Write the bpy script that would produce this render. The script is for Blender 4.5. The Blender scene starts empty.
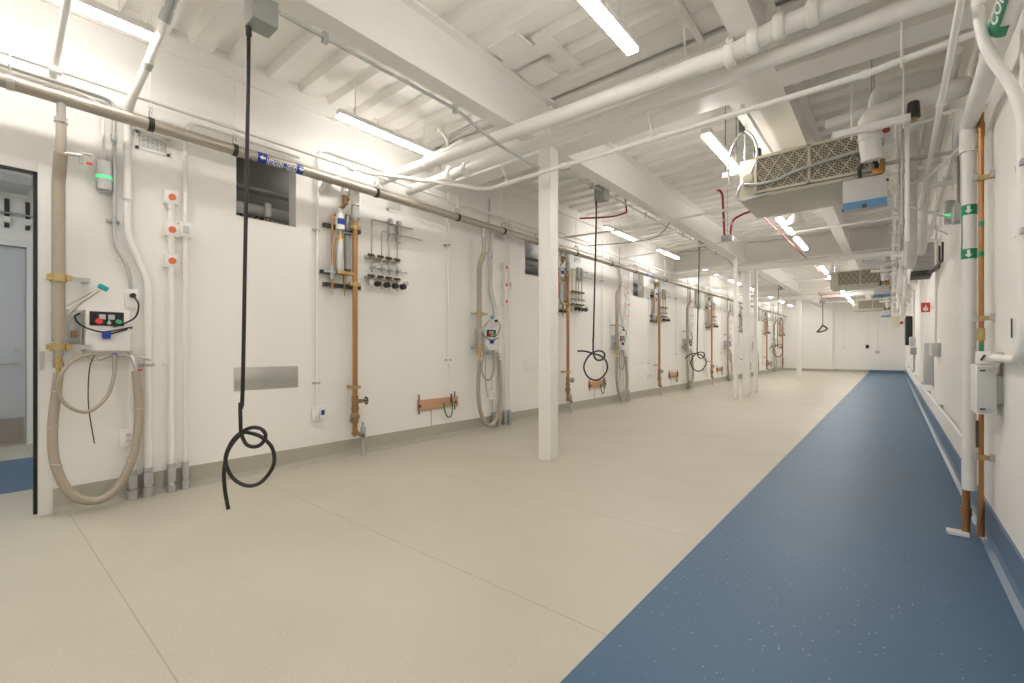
import bpy, bmesh, math, random
from mathutils import Vector, Matrix
random.seed(7)
SC = bpy.context.scene
COL = SC.collection
V = Vector
PI = math.pi
ORD = ('first second third fourth fifth sixth seventh eighth ninth tenth eleventh twelfth thirteenth fourteenth fifteenth '
       'sixteenth seventeenth eighteenth nineteenth twentieth').split()

# ------------------------------------------------------------------ materials
def new_mat(name):
    m = bpy.data.materials.new(name); m.use_nodes = True
    nt = m.node_tree; b = nt.nodes['Principled BSDF']
    return m, nt, b

def mat(name, col, rough=.5, metal=0., var=.06, scale=9., bump=0., emis=None, spec=.5, stretch=(1, 1, 1), alpha=None, trans=0.):
    m, nt, b = new_mat(name)
    N = nt.nodes; L = nt.links
    tc = N.new('ShaderNodeTexCoord'); mp = N.new('ShaderNodeMapping'); mp.inputs['Scale'].default_value = stretch
    L.new(tc.outputs['Object'], mp.inputs['Vector'])
    no = N.new('ShaderNodeTexNoise'); no.inputs['Scale'].default_value = scale; no.inputs['Detail'].default_value = 4
    L.new(mp.outputs['Vector'], no.inputs['Vector'])
    mr = N.new('ShaderNodeMapRange'); mr.inputs['To Min'].default_value = 1 - var; mr.inputs['To Max'].default_value = 1 + var
    L.new(no.outputs['Fac'], mr.inputs['Value'])
    mx = N.new('ShaderNodeMix'); mx.data_type = 'RGBA'; mx.blend_type = 'MULTIPLY'; mx.inputs['Factor'].default_value = 1
    mx.inputs['A'].default_value = (*col, 1); L.new(mr.outputs['Result'], mx.inputs['B'])
    L.new(mx.outputs['Result'], b.inputs['Base Color'])
    b.inputs['Roughness'].default_value = rough; b.inputs['Metallic'].default_value = metal
    b.inputs['Specular IOR Level'].default_value = spec
    if trans: b.inputs['Transmission Weight'].default_value = trans
    if bump:
        bp = N.new('ShaderNodeBump'); bp.inputs['Strength'].default_value = bump; bp.inputs['Distance'].default_value = .004
        L.new(no.outputs['Fac'], bp.inputs['Height']); L.new(bp.outputs['Normal'], b.inputs['Normal'])
    if emis:
        b.inputs['Emission Color'].default_value = (*emis[:3], 1); b.inputs['Emission Strength'].default_value = emis[3]
    return m

def floor_mat(name, col, speck, amount, rough, seam=None):
    m, nt, b = new_mat(name); N = nt.nodes; L = nt.links
    tc = N.new('ShaderNodeTexCoord')
    vo = N.new('ShaderNodeTexVoronoi'); vo.inputs['Scale'].default_value = 42
    L.new(tc.outputs['Object'], vo.inputs['Vector'])
    lt = N.new('ShaderNodeMath'); lt.operation = 'LESS_THAN'; lt.inputs[1].default_value = .17
    L.new(vo.outputs['Distance'], lt.inputs[0])
    sx = N.new('ShaderNodeSeparateColor'); L.new(vo.outputs['Color'], sx.inputs['Color'])
    gt = N.new('ShaderNodeMath'); gt.operation = 'GREATER_THAN'; gt.inputs[1].default_value = 1 - amount
    L.new(sx.outputs['Red'], gt.inputs[0])
    mu = N.new('ShaderNodeMath'); mu.operation = 'MULTIPLY'; L.new(lt.outputs[0], mu.inputs[0]); L.new(gt.outputs[0], mu.inputs[1])
    no = N.new('ShaderNodeTexNoise'); no.inputs['Scale'].default_value = 90; no.inputs['Detail'].default_value = 5
    L.new(tc.outputs['Object'], no.inputs['Vector'])
    no2 = N.new('ShaderNodeTexNoise'); no2.inputs['Scale'].default_value = 1.3; no2.inputs['Detail'].default_value = 3
    L.new(tc.outputs['Object'], no2.inputs['Vector'])
    ad = N.new('ShaderNodeMath'); L.new(no.outputs['Fac'], ad.inputs[0]); L.new(no2.outputs['Fac'], ad.inputs[1])
    mr = N.new('ShaderNodeMapRange'); mr.inputs['From Min'].default_value = .6; mr.inputs['From Max'].default_value = 1.4
    mr.inputs['To Min'].default_value = .91; mr.inputs['To Max'].default_value = 1.09
    L.new(ad.outputs[0], mr.inputs['Value'])
    mx = N.new('ShaderNodeMix'); mx.data_type = 'RGBA'; mx.blend_type = 'MULTIPLY'; mx.inputs['Factor'].default_value = 1
    mx.inputs['A'].default_value = (*col, 1); L.new(mr.outputs['Result'], mx.inputs['B'])
    m2 = N.new('ShaderNodeMix'); m2.data_type = 'RGBA'; L.new(mu.outputs[0], m2.inputs['Factor'])
    L.new(mx.outputs['Result'], m2.inputs['A']); m2.inputs['B'].default_value = (*speck, 1)
    out = m2.outputs['Result']
    if seam:                                          # welded sheet seams every `seam` metres across the room
        sp = N.new('ShaderNodeSeparateXYZ'); L.new(tc.outputs['Object'], sp.inputs[0])
        a = N.new('ShaderNodeMath'); a.operation = 'ADD'; a.inputs[1].default_value = 20 * seam - .47; L.new(sp.outputs['Y'], a.inputs[0])
        md = N.new('ShaderNodeMath'); md.operation = 'MODULO'; md.inputs[1].default_value = seam; L.new(a.outputs[0], md.inputs[0])
        l2 = N.new('ShaderNodeMath'); l2.operation = 'LESS_THAN'; l2.inputs[1].default_value = .006; L.new(md.outputs[0], l2.inputs[0])
        m3 = N.new('ShaderNodeMix'); m3.data_type = 'RGBA'; L.new(l2.outputs[0], m3.inputs['Factor'])
        L.new(out, m3.inputs['A']); m3.inputs['B'].default_value = (col[0] * .72, col[1] * .72, col[2] * .7, 1)
        out = m3.outputs['Result']
    L.new(out, b.inputs['Base Color']); b.inputs['Roughness'].default_value = rough
    b.inputs['Specular IOR Level'].default_value = .4
    return m

def mesh_mat(name, wire, hole):                       # expanded metal: diamond holes in a painted sheet
    m, nt, b = new_mat(name); N = nt.nodes; L = nt.links
    tc = N.new('ShaderNodeTexCoord'); mp = N.new('ShaderNodeMapping'); mp.inputs['Scale'].default_value = (52, 1, 92)
    L.new(tc.outputs['Object'], mp.inputs['Vector'])
    vm = N.new('ShaderNodeSeparateXYZ'); L.new(mp.outputs['Vector'], vm.inputs[0])
    def f(op, x, y=None):
        q = N.new('ShaderNodeMath'); q.operation = op
        L.new(x, q.inputs[0])
        if y is not None:
            if isinstance(y, (int, float)): q.inputs[1].default_value = y
            else: L.new(y, q.inputs[1])
        return q.outputs[0]
    u = f('PINGPONG', f('ADD', vm.outputs['X'], vm.outputs['Z']), 1.0)
    w = f('PINGPONG', f('SUBTRACT', vm.outputs['X'], vm.outputs['Z']), 1.0)
    k = f('GREATER_THAN', f('MINIMUM', u, w), .3)
    mx = N.new('ShaderNodeMix'); mx.data_type = 'RGBA'; L.new(k, mx.inputs['Factor'])
    mx.inputs['A'].default_value = (*wire, 1); mx.inputs['B'].default_value = (*hole, 1)
    L.new(mx.outputs['Result'], b.inputs['Base Color']); b.inputs['Roughness'].default_value = .6
    return m

M = {}
M['wall'] = mat('wall_paint', (.885, .87, .84), .55, var=.015, scale=2.2, bump=.06)
M['ceil'] = mat('ceiling_paint', (.885, .87, .84), .5, var=.03, scale=3.5)
M['steelwhite'] = mat('painted_steel', (.885, .87, .84), .42, var=.02, scale=4)
M['pipewhite'] = mat('painted_pipe', (.86, .85, .82), .38, var=.02, scale=6)
M['insul'] = mat('insulation_jacket', (.80, .79, .76), .55, var=.05, scale=14, bump=.25)
M['white'] = mat('white_plastic', (.84, .84, .82), .35, var=.02)
M['door'] = mat('door_paint', (.60, .62, .64), .4, var=.02)
M['base'] = mat('baseboard_rubber', (.42, .40, .34), .5, var=.05, scale=20)
M['bluebase'] = mat('blue_cove', (.10, .17, .27), .4, var=.05, scale=30)
M['floor'] = floor_mat('beige_sheet_floor', (.51, .485, .405), (.58, .56, .48), .35, .42, 1.18)
M['blue'] = floor_mat('blue_sheet_floor', (.068, .137, .232), (.27, .32, .36), .16, .48)
M['n2'] = mat('brushed_steel_jacket', (.46, .42, .36), .42, .75, var=.09, scale=30, stretch=(1, .12, 1))
M['braid'] = mat('braided_hose', (.43, .38, .31), .6, .35, var=.18, scale=160)
M['steel'] = mat('stainless_steel', (.60, .59, .56), .28, .9, var=.08, scale=20)
M['galv'] = mat('galvanised_steel', (.50, .51, .50), .42, .6, var=.12, scale=28)
M['copper'] = mat('copper', (.44, .22, .085), .38, .7, var=.2, scale=16, stretch=(1, 1, .3))
M['bronze'] = mat('bronze_fitting', (.34, .21, .10), .45, .7, var=.2, scale=30)
M['brass'] = mat('brass', (.52, .39, .18), .33, .8, var=.12, scale=30)
M['black'] = mat('black_rubber', (.018, .016, .014), .45, var=.1)
M['blackpanel'] = mat('black_panel', (.012, .012, .013), .4)
M['dark'] = mat('dark_metal', (.07, .065, .06), .5, .4)
M['grey'] = mat('grey_enamel', (.33, .34, .32), .45, var=.03)
M['lightgrey'] = mat('light_grey_enamel', (.55, .56, .56), .4, var=.03)
M['beigebox'] = mat('beige_sheet_metal', (.62, .585, .49), .42, var=.03, scale=5)
M['soffit'] = mat('grey_beige_sheet_metal', (.56, .53, .45), .42, var=.04, scale=5)
M['grille'] = mesh_mat('expanded_metal', (.50, .45, .34), (.03, .026, .02))
M['red'] = mat('red_paint', (.36, .02, .02), .4)
M['redknob'] = mat('red_knob', (.75, .05, .03), .35)
M['orange'] = mat('orange_receptacle', (.72, .17, .06), .45)
M['green'] = mat('green_knob', (.05, .38, .17), .35)
M['greenlabel'] = mat('green_label', (.01, .25, .13), .4)
M['greenwire'] = mat('green_wire', (.02, .16, .08), .45)
M['bluelabel'] = mat('blue_label', (.012, .05, .34), .4)
M['bluefilm'] = mat('blue_film', (.11, .27, .50), .35)
M['cyan'] = mat('teal_handle', (.02, .38, .45), .4)
M['purple'] = mat('purple_clip', (.17, .08, .45), .4)
M['wood'] = mat('raw_timber', (.52, .31, .18), .65, var=.2, scale=10, stretch=(1, .12, 1.2))
M['glass'] = mat('sight_glass', (.55, .56, .54), .15, .3, var=.05)
M['void'] = mat('shaft_grey', (.42, .41, .39), .7, var=.1)
M['signred'] = mat('sign_red', (.70, .035, .03), .4)
M['letter'] = mat('white_lettering', (.86, .86, .84), .5)
M['kick'] = mat('kick_plate', (.40, .36, .31), .35, .6, var=.08, scale=40)
LIGHTC = (1.0, .94, .875)
M['lamp'] = mat('lit_diffuser', (.9, .9, .9), .5, emis=(*LIGHTC, 60.))
M['walllamp'] = mat('lit_wall_diffuser', (.9, .9, .9), .5, emis=(*LIGHTC, 35.))
M['corrfill'] = mat('corridor_fill_diffuser', (.9, .9, .9), .5, emis=(.95, .97, 1.0, 48.))  # glow of the fill light added in the corridor
M['shaftfill'] = mat('shaft_fill_tube', (.9, .9, .9), .5, emis=(1., .96, .9, 13.))  # glow of the fill lamps added in the shaft
M['led'] = mat('green_led', (.1, .6, .3), .4, emis=(.12, 1., .40, .5))

# ------------------------------------------------------------------ mesh builder
def orient(d):
    return V(d).normalized().to_track_quat('Z', 'Y').to_matrix()

def fillet(pts, r, n=6):
    pts = [V(p) for p in pts]; out = [pts[0]]
    for i in range(1, len(pts) - 1):
        a, b, c = pts[i - 1], pts[i], pts[i + 1]
        l1, l2 = (a - b).length, (c - b).length
        k = min(r, l1 * .49, l2 * .49)
        p, q = b + (a - b).normalized() * k, b + (c - b).normalized() * k
        for j in range(n + 1):
            t = j / n
            out.append(p * (1 - t) ** 2 + b * 2 * t * (1 - t) + q * t * t)
    out.append(pts[-1]); return out

def spline(pts, n=8, closed=False):
    pts = [V(p) for p in pts]; out = []
    P = [pts[0] * 2 - pts[1]] + pts + [pts[-1] * 2 - pts[-2]]
    for i in range(1, len(P) - 2):
        a, b, c, d = P[i - 1:i + 3]
        for j in range(n):
            t = j / n
            out.append(.5 * ((2 * b) + (c - a) * t + (2 * a - 5 * b + 4 * c - d) * t * t + (3 * b - a - 3 * c + d) * t ** 3))
    out.append(pts[-1]); return out

class MB:
    def __init__(s): s.bm = bmesh.new()
    def box(s, c, size, rot=None, bev=0.):
        r = bmesh.ops.create_cube(s.bm, size=1)
        vs = r['verts']
        mt = Matrix.Translation(V(c)) @ (rot.to_4x4() if rot else Matrix()) @ Matrix.Diagonal((*size, 1))
        bmesh.ops.transform(s.bm, matrix=mt, verts=vs)
        if bev:
            es = list({e for v in vs for e in v.link_edges})
            bmesh.ops.bevel(s.bm, geom=es, offset=bev, segments=2, affect='EDGES', profile=.5)
        return s
    def bb(s, x0, x1, y0, y1, z0, z1, bev=0.):
        return s.box(((x0 + x1) / 2, (y0 + y1) / 2, (z0 + z1) / 2), (abs(x1 - x0), abs(y1 - y0), abs(z1 - z0)), None, bev)
    def bar(s, a, b, w, h):
        a, b = V(a), V(b); return s.box((a + b) / 2, (w, h, (b - a).length), orient(b - a))
    def cyl(s, a, b, r, r2=None, seg=14):
        a, b = V(a), V(b); d = b - a
        mt = Matrix.Translation((a + b) / 2) @ orient(d).to_4x4()
        bmesh.ops.create_cone(s.bm, cap_ends=True, segments=seg, radius1=r, radius2=r if r2 is None else r2, depth=d.length, matrix=mt)
        return s
    def sph(s, c, r, sc=(1, 1, 1), seg=14):
        mt = Matrix.Translation(V(c)) @ Matrix.Diagonal((r * sc[0], r * sc[1], r * sc[2], 1))
        bmesh.ops.create_uvsphere(s.bm, u_segments=seg, v_segments=seg // 2 + 2, radius=1, matrix=mt); return s
    def torus(s, c, axis, R, r, a0=0, a1=2 * PI, n=18, seg=6):
        q = orient(axis); pts = [V(c) + q @ V((R * math.cos(a0 + (a1 - a0) * i / n), R * math.sin(a0 + (a1 - a0) * i / n), 0)) for i in range(n + 1)]
        return s.tube(pts, r, seg)
    def tube(s, pts, r, seg=10, cap=True):
        pts = [V(p) for p in pts]; bm = s.bm; rings = []; nrm = None
        for i, p in enumerate(pts):
            t = (pts[min(i + 1, len(pts) - 1)] - pts[max(i - 1, 0)])
            if t.length < 1e-9: continue
            t.normalize()
            if nrm is None:
                nrm = t.orthogonal().normalized()
            nrm = (nrm - t * nrm.dot(t))
            if nrm.length < 1e-6: nrm = t.orthogonal()
            nrm.normalize(); bi = t.cross(nrm)
            rr = r(i / (len(pts) - 1)) if callable(r) else r
            rings.append([bm.verts.new(p + (nrm * math.cos(2 * PI * k / seg) + bi * math.sin(2 * PI * k / seg)) * rr) for k in range(seg)])
        for a, b in zip(rings, rings[1:]):
            for k in range(seg):
                bm.faces.new((a[k], a[(k + 1) % seg], b[(k + 1) % seg], b[k]))
        if cap:
            bm.faces.new(rings[0][::-1]); bm.faces.new(rings[-1])
        return s
    def prism(s, poly, ext):
        """poly: list of 3-D points, extruded by vector ext"""
        bm = s.bm; e = V(ext); a = [bm.verts.new(V(p)) for p in poly]; b = [bm.verts.new(V(p) + e) for p in poly]; n = len(poly)
        bm.faces.new(a[::-1]); bm.faces.new(b)
        for i in range(n): bm.faces.new((a[i], a[(i + 1) % n], b[(i + 1) % n], b[i]))
        return s
    def lathe(s, c, axis, prof, seg=14):
        q = orient(axis); c = V(c); rings = []
        for (r, z) in prof:
            rings.append([s.bm.verts.new(c + q @ V((max(r, 1e-4) * math.cos(2 * PI * k / seg), max(r, 1e-4) * math.sin(2 * PI * k / seg), z))) for k in range(seg)])
        for a, b in zip(rings, rings[1:]):
            for k in range(seg): s.bm.faces.new((a[k], a[(k + 1) % seg], b[(k + 1) % seg], b[k]))
        s.bm.faces.new(rings[0][::-1]); s.bm.faces.new(rings[-1]); return s
    def loose(s, name, m, root, parent=None, smooth=True):
        """one object for every separate piece"""
        todo = set(s.bm.verts); out = []
        while todo:
            st = [todo.pop()]; isl = set(st)
            while st:
                for e in st.pop().link_edges:
                    for v in e.verts:
                        if v in todo: todo.discard(v); isl.add(v); st.append(v)
            q = MB(); mp = {v: q.bm.verts.new(v.co) for v in isl}
            for f in {f for v in isl for f in v.link_faces}: q.bm.faces.new([mp[v] for v in f.verts])
            out.append(q.build(name, m, root, parent, smooth))
        s.bm.free(); return out
    def build(s, name, m, root=None, parent=None, smooth=True):
        bm = s.bm
        bmesh.ops.recalc_face_normals(bm, faces=bm.faces[:])
        if root is not None: bmesh.ops.translate(bm, verts=bm.verts[:], vec=-root.location)
        me = bpy.data.meshes.new(name); bm.to_mesh(me); bm.free()
        me.materials.append(M[m])
        if smooth:
            me.shade_smooth(); me.set_sharp_from_angle(angle=math.radians(38))
        o = bpy.data.objects.new(name, me); COL.objects.link(o)
        if parent is not None: o.parent = parent
        elif root is not None: o.parent = root
        return o

def thing(name, label, cat, loc, group=None):
    o = bpy.data.objects.new(name, None); COL.objects.link(o); o.location = loc; o.empty_display_size = .1
    o['label'] = label; o['category'] = cat
    if group: o['group'] = group
    return o
def tag(o, label, cat, group=None):
    o['label'] = label; o['category'] = cat
    if group: o['group'] = group
    return o
def struct(o, label=None):
    o['kind'] = 'structure'
    if label: o['label'] = label
    return o
def dup(root, d, label):
    def cp(o, par):
        c = o.copy(); COL.objects.link(c); c.parent = par
        for ch in o.children: cp(ch, c)
        return c
    r = cp(root, None); r.location = root.location + V(d); r['label'] = label
    return r
def single(mb, name, m, label, cat, group=None, org=None):
    """one-mesh thing with its origin at org"""
    o = mb.build(name, m); 
    if org is not None:
        o.data.transform(Matrix.Translation(-V(org))); o.location = org
    return tag(o, label, cat, group)

def text_mesh(body, size):
    cu = bpy.data.curves.new('t', 'FONT'); cu.body = body; cu.size = size; cu.align_x = 'LEFT'; cu.extrude = .0; cu.offset = size * .03; cu.resolution_u = 3
    ob = bpy.data.objects.new('t', cu); COL.objects.link(ob)
    bpy.context.view_layer.update()
    me = bpy.data.meshes.new_from_object(ob.evaluated_get(bpy.context.evaluated_depsgraph_get()))
    bpy.data.objects.remove(ob); bpy.data.curves.remove(cu)
    bm = bmesh.new(); bm.from_mesh(me)                # cut into strips so that the letters can follow a round pipe
    for k in range(-4, 15):
        bmesh.ops.bisect_plane(bm, geom=bm.verts[:] + bm.edges[:] + bm.faces[:], plane_co=(0, size * k / 12, 0), plane_no=(0, 1, 0))
    bmesh.ops.triangulate(bm, faces=bm.faces[:])
    bm.to_mesh(me); bm.free()
    return me
def text_obj(name, body, size, fn, m, root):
    me = text_mesh(body, size)
    xs = [v.co.x for v in me.vertices]; w = max(xs) - min(xs); x0 = min(xs)
    for v in me.vertices: v.co = V(fn((v.co.x - x0) / w, v.co.y)) - root.location
    me.materials.clear(); me.materials.append(M[m])
    o = bpy.data.objects.new(name, me); COL.objects.link(o); o.parent = root
    return o

# ------------------------------------------------------------------ setting
XL, XR, YF, YB, ZD = -4.5, .46, -7., 28., 3.68
def bays(): return [0., 4.12, 8.2, 12.4, 16.45, 20.6, 24.45]
OPEN = [(1.56, 2.09), (5.73, 6.3), (9.67, 10.25), (13.85, 14.4), (17.9, 18.45), (22.0, 22.55)]
OZ0, OZ1 = 2.34, 2.97

struct(MB().bb(XL - .15, -.88, YF, YB, -.1, 0).build('floor', 'floor', smooth=False), 'pale beige speckled sheet floor')
struct(MB().bb(-.88, XR + .15, YF, YB, -.1, 0).build('floor_walkway', 'blue', smooth=False), 'blue speckled walkway strip along the wall')
# left wall with door opening and shaft openings
w = MB()
w.bb(XL - .15, XL, YF, -.95, 0, ZD + .15); w.bb(XL - .15, XL, -.95, .33, 2.35, ZD + .15)
y = .33
for a, b in OPEN:
    w.bb(XL - .15, XL, y, a, 0, ZD + .15); w.bb(XL - .15, XL, a, b, 0, OZ0); w.bb(XL - .15, XL, a, b, OZ1, ZD + .15); y = b
w.bb(XL - .15, XL, y, YB, 0, ZD + .15)
struct(w.build('wall_left', 'wall', smooth=False))
struct(MB().bb(XR, XR + .15, YF, YB, 0, ZD + .15).build('wall_right', 'wall', smooth=False))
w = MB().bb(XL, -2.3, YB - .18, YB + .15, 0, ZD + .15); w.bb(-2.3, XR, YB, YB + .15, 0, ZD + .15)
struct(w.build('wall_rear', 'wall', smooth=False))
struct(MB().bb(XL - .15, XR + .15, YF - .15, YF, 0, ZD + .15).build('wall_front', 'wall', smooth=False))
# ribbed steel deck: flutes run across the room
def deck():
    prof = []; p = .305; y = YF - .02
    while y < YB + .1:
        prof += [(y, ZD), (y + .150, ZD), (y + .178, ZD + .075), (y + .277, ZD + .075)]; y += p
    mb = MB(); bm = mb.bm
    poly = [(yy, z) for yy, z in prof] + [(prof[-1][0], ZD + .16), (prof[0][0], ZD + .16)]
    a = [bm.verts.new((XL - .1, yy, z)) for yy, z in poly]; b = [bm.verts.new((XR + .1, yy, z)) for yy, z in poly]
    n = len(poly)
    for i in range(n): bm.faces.new((a[i], b[i], b[(i + 1) % n], a[(i + 1) % n]))
    return mb
struct(deck().build('ceiling', 'ceil', smooth=False), 'white painted ribbed steel deck ceiling')
# ledge angle under the deck on the long wall
w = MB().bb(XL, XL + .035, YF, YB - .2, 3.535, 3.565); w.bb(XL, XL + .015, YF, YB - .2, 3.565, ZD)
struct(w.build('trim_1', 'ceil', smooth=False))
# baseboards (cove rubber)
def cove(y0, y1, x, sx, zt, t=.012):
    return [(x, y0, 0), (x + sx * .05, y0, 0), (x + sx * (t + .012), y0, .014), (x + sx * t, y0, .04), (x + sx * t, y0, zt), (x, y0, zt)], (0, y1 - y0, 0)
struct(MB().prism(*cove(.40, YB - .18, XL, 1, .17)).build('baseboard_left', 'base', smooth=False))
struct(MB().prism(*cove(YF, YB, XR, -1, .19)).build('baseboard_right', 'bluebase', smooth=False))
struct(MB().bb(XL + .05, -2.3, YB - .2, YB - .18, 0, .12).bb(-2.3, -.88, YB - .02, YB, 0, .12).build('baseboard_rear', 'base', smooth=False))
struct(MB().bb(-.88, XR - .05, YB - .02, YB, 0, .12).build('baseboard_rear_walkway', 'bluebase', smooth=False))

# I-beams and columns
def ibeam_y(x, y0, y1, zb=3.2, zt=ZD, fw=.16):
    m = MB(); m.bb(x - fw / 2, x + fw / 2, y0, y1, zb, zb + .02); m.bb(x - .012, x + .012, y0, y1, zb + .02, zt - .02); m.bb(x - fw / 2, x + fw / 2, y0, y1, zt - .02, zt); return m
def ibeam_x(y, x0, x1, zb=3.2, zt=ZD, fw=.26):
    m = MB(); m.bb(x0, x1, y - fw / 2, y + fw / 2, zb, zb + .02); m.bb(x0, x1, y - .015, y + .015, zb + .02, zt - .02); m.bb(x0, x1, y - fw / 2, y + fw / 2, zt - .02, zt); return m
GY = [3.99, 12.24, 20.4]
for g in GY: struct(ibeam_x(g, XL, XR).build('girder', 'steelwhite', smooth=False), 'white steel girder across the room')
for xb in (-2.74, -.74):
    for y0, y1 in ((YF, GY[0] - .13), (GY[0] + .13, GY[1] - .13), (GY[1] + .13, GY[2] - .13), (GY[2] + .13, YB - .2)):
        m = ibeam_y(xb, y0, y1)
        if xb == -.74 and y0 > 3.8 and y0 < 5: m.bb(-1.06, -.82, 4.12, 6.6, 3.21, 3.235)
        struct(m.build('beam', 'steelwhite', smooth=False), 'white steel beam along the room')
def column(x, y, w, zt=3.2):
    m = MB(); m.box((x, y, zt / 2), (w, w, zt), None, .012); return struct(m.build('column', 'steelwhite'), 'white square steel column')
column(-2.74, 3.88, .152, 3.62); column(-2.74, 12.24, .15); column(-2.74, 11.24, .08); column(-2.74, 13.22, .09); column(-2.74, 20.4, .15)

# door opening in the long wall: white frame with a black gasket
m = MB(); m.bb(XL - .16, XL + .012, .325, .40, 0, 2.43, .003); m.bb(XL - .16, XL + .012, -1.02, -.945, 0, 2.43, .003); m.bb(XL - .16, XL + .012, -.945, .325, 2.355, 2.43, .003)
df = struct(m.build('door_1', 'white'), 'white door frame at the end of the long wall')
m = MB(); m.bb(XL - .02, XL + .014, .305, .325, .02, 2.355); m.bb(XL - .02, XL + .014, -.945, .325, 2.337, 2.355)
m.build('gasket', 'blackpanel', parent=df, smooth=False)['label'] = 'black rubber seal strip'
MB().bb(XL + .006, XL + .016, .335, .355, 1.0, 1.13).build('strike_plate', 'steel', parent=df)

# corridor beyond the doorway
CX = -8.05
struct(MB().bb(-5.4, XL - .15, -3.5, 3.4, -.1, 0).bb(CX, -7.0, -3.5, 3.4, -.1, 0).build('floor_corridor', 'floor', smooth=False))
struct(MB().bb(-7.0, -5.4, -3.5, 3.4, -.1, 0).build('floor_corridor_strip', 'blue', smooth=False))
w = MB().bb(CX - .15, CX, -3.5, -.43, 0, 3.3); w.bb(CX - .15, CX, .49, 3.4, 0, 3.3); w.bb(CX - .15, CX, -.43, .49, 2.37, 3.3)
w.bb(CX, -5.75, .95, 1.0, 0, 3.3); w.bb(CX, XL - .15, -3.6, -3.5, 0, 3.3)
struct(w.build('wall_corridor', 'wall', smooth=False))
struct(MB().bb(CX - .15, XL - .15, -3.6, 1.0, 3.3, 3.4).build('ceiling_corridor', 'ceil', smooth=False))
m = MB(); m.bb(CX - .1, CX + .03, .49, .56, 0, 2.44); m.bb(CX - .1, CX + .03, -.50, -.43, 0, 2.44); m.bb(CX - .1, CX + .03, -.43, .49, 2.37, 2.44)
struct(m.build('trim_2', 'white', smooth=False))
d = struct(MB().bb(CX - .08, CX - .03, -.425, .485, .012, 2.365, .003).build('door_2', 'door'), 'light grey door across the corridor')
MB().bb(CX - .032, CX - .026, -.41, .47, .02, .32).build('kick_plate', 'kick', parent=d)['label'] = 'brown metal kick plate'
m = MB(); m.cyl((CX - .03, .41, .97), (CX + .03, .41, .97), .012); m.tube(fillet([(CX + .03, .41, .97), (CX + .03, .28, .97), (CX - .01, .26, .96)], .02), .010); m.cyl((CX - .03, .41, .97), (CX - .022, .41, .97), .028)
m.build('handle', 'steel', parent=d)
MB().cyl((CX - .03, .41, 1.12), (CX - .018, .41, 1.12), .024).build('lock', 'steel', parent=d)
for i, yy in enumerate((.33, .50)):
    t = thing('coat_hook', ('steel hook bracket above the corridor door', 'steel hook bracket above the corridor door corner')[i], 'hook', (CX + .02, yy, 2.7), 'brackets above the corridor door')
    MB().bb(CX + .001, CX + .012, yy - .02, yy + .02, 2.58, 2.92).build('plate', 'dark', t)
    MB().box((CX + .03, yy, 2.67), (.05, .06, .07), None, .006).build('clip', 'white', t)
single(MB().cyl((CX + .035, -1.4, 2.75), (CX + .035, .9, 2.75), .012), 'corridor_conduit', 'galv', 'thin conduit across the wall above the corridor door', 'conduit')
single(MB().bb(CX + .003, -7.5, -1.5, .5, 3.0, 3.28, .01), 'corridor_duct', 'lightgrey', 'grey boxed duct high above the corridor door', 'duct')
t = thing('corridor_fill_light', 'unseen fill light added on the corridor ceiling beyond the doorway', 'light', (-6.3, -1.2, 3.26))  # unseen lamp, added only to brighten the corridor
MB().bb(-6.37, -6.23, -1.9, -.5, 3.255, 3.3).build('housing', 'white', t); MB().bb(-6.36, -6.24, -1.88, -.52, 3.24, 3.255).build('diffuser', 'corrfill', t)

# service shaft behind the wall openings
w = MB().bb(-5.75, -5.65, 1.0, 23.2, 1.8, 3.4); w.bb(-5.65, XL - .15, 1.0, 23.2, 1.7, 1.8); w.bb(-5.65, XL - .15, 1.0, 23.2, 3.3, 3.4); w.bb(-5.75, XL - .15, .95, 1.0, 1.7, 3.4); w.bb(-5.75, XL - .15, 23.2, 23.25, 1.7, 3.4)
struct(w.build('wall_shaft', 'void', smooth=False))
single(MB().cyl((-5.2, 1.02, 2.62), (-5.2, 23.1, 2.62), .06), 'shaft_pipe', 'pipewhite', 'fat white pipe inside the wall shaft, lowest through the openings', 'pipe')
single(MB().cyl((-5.3, 1.02, 2.86), (-5.3, 23.1, 2.86), .03), 'shaft_pipe', 'galv', 'grey pipe inside the wall shaft behind the openings', 'pipe')
single(MB().bb(-5.08, -5.04, 1.02, 23.1, 2.78, 2.81), 'strut_rail', 'lightgrey', 'pale strut rail crossing the openings inside the shaft', 'rail')
for i, yy in enumerate((3.2, 8.0, 12.0, 16.2, 20.2)):  # added out of sight to lift the dark behind the openings
    t = thing('shaft_fill_lamp', 'unseen fill lamp added inside the wall shaft, %s from the doorway' % ORD[i], 'light', (-5.4, yy, 3.2), 'fill lamps added in the wall shaft')
    MB().box((-5.4, yy, 3.27), (.06, 1.2, .05), None, .006).build('housing', 'white', t); MB().cyl((-5.4, yy - .58, 3.23), (-5.4, yy + .58, 3.23), .014).build('tube', 'shaftfill', t)
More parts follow.
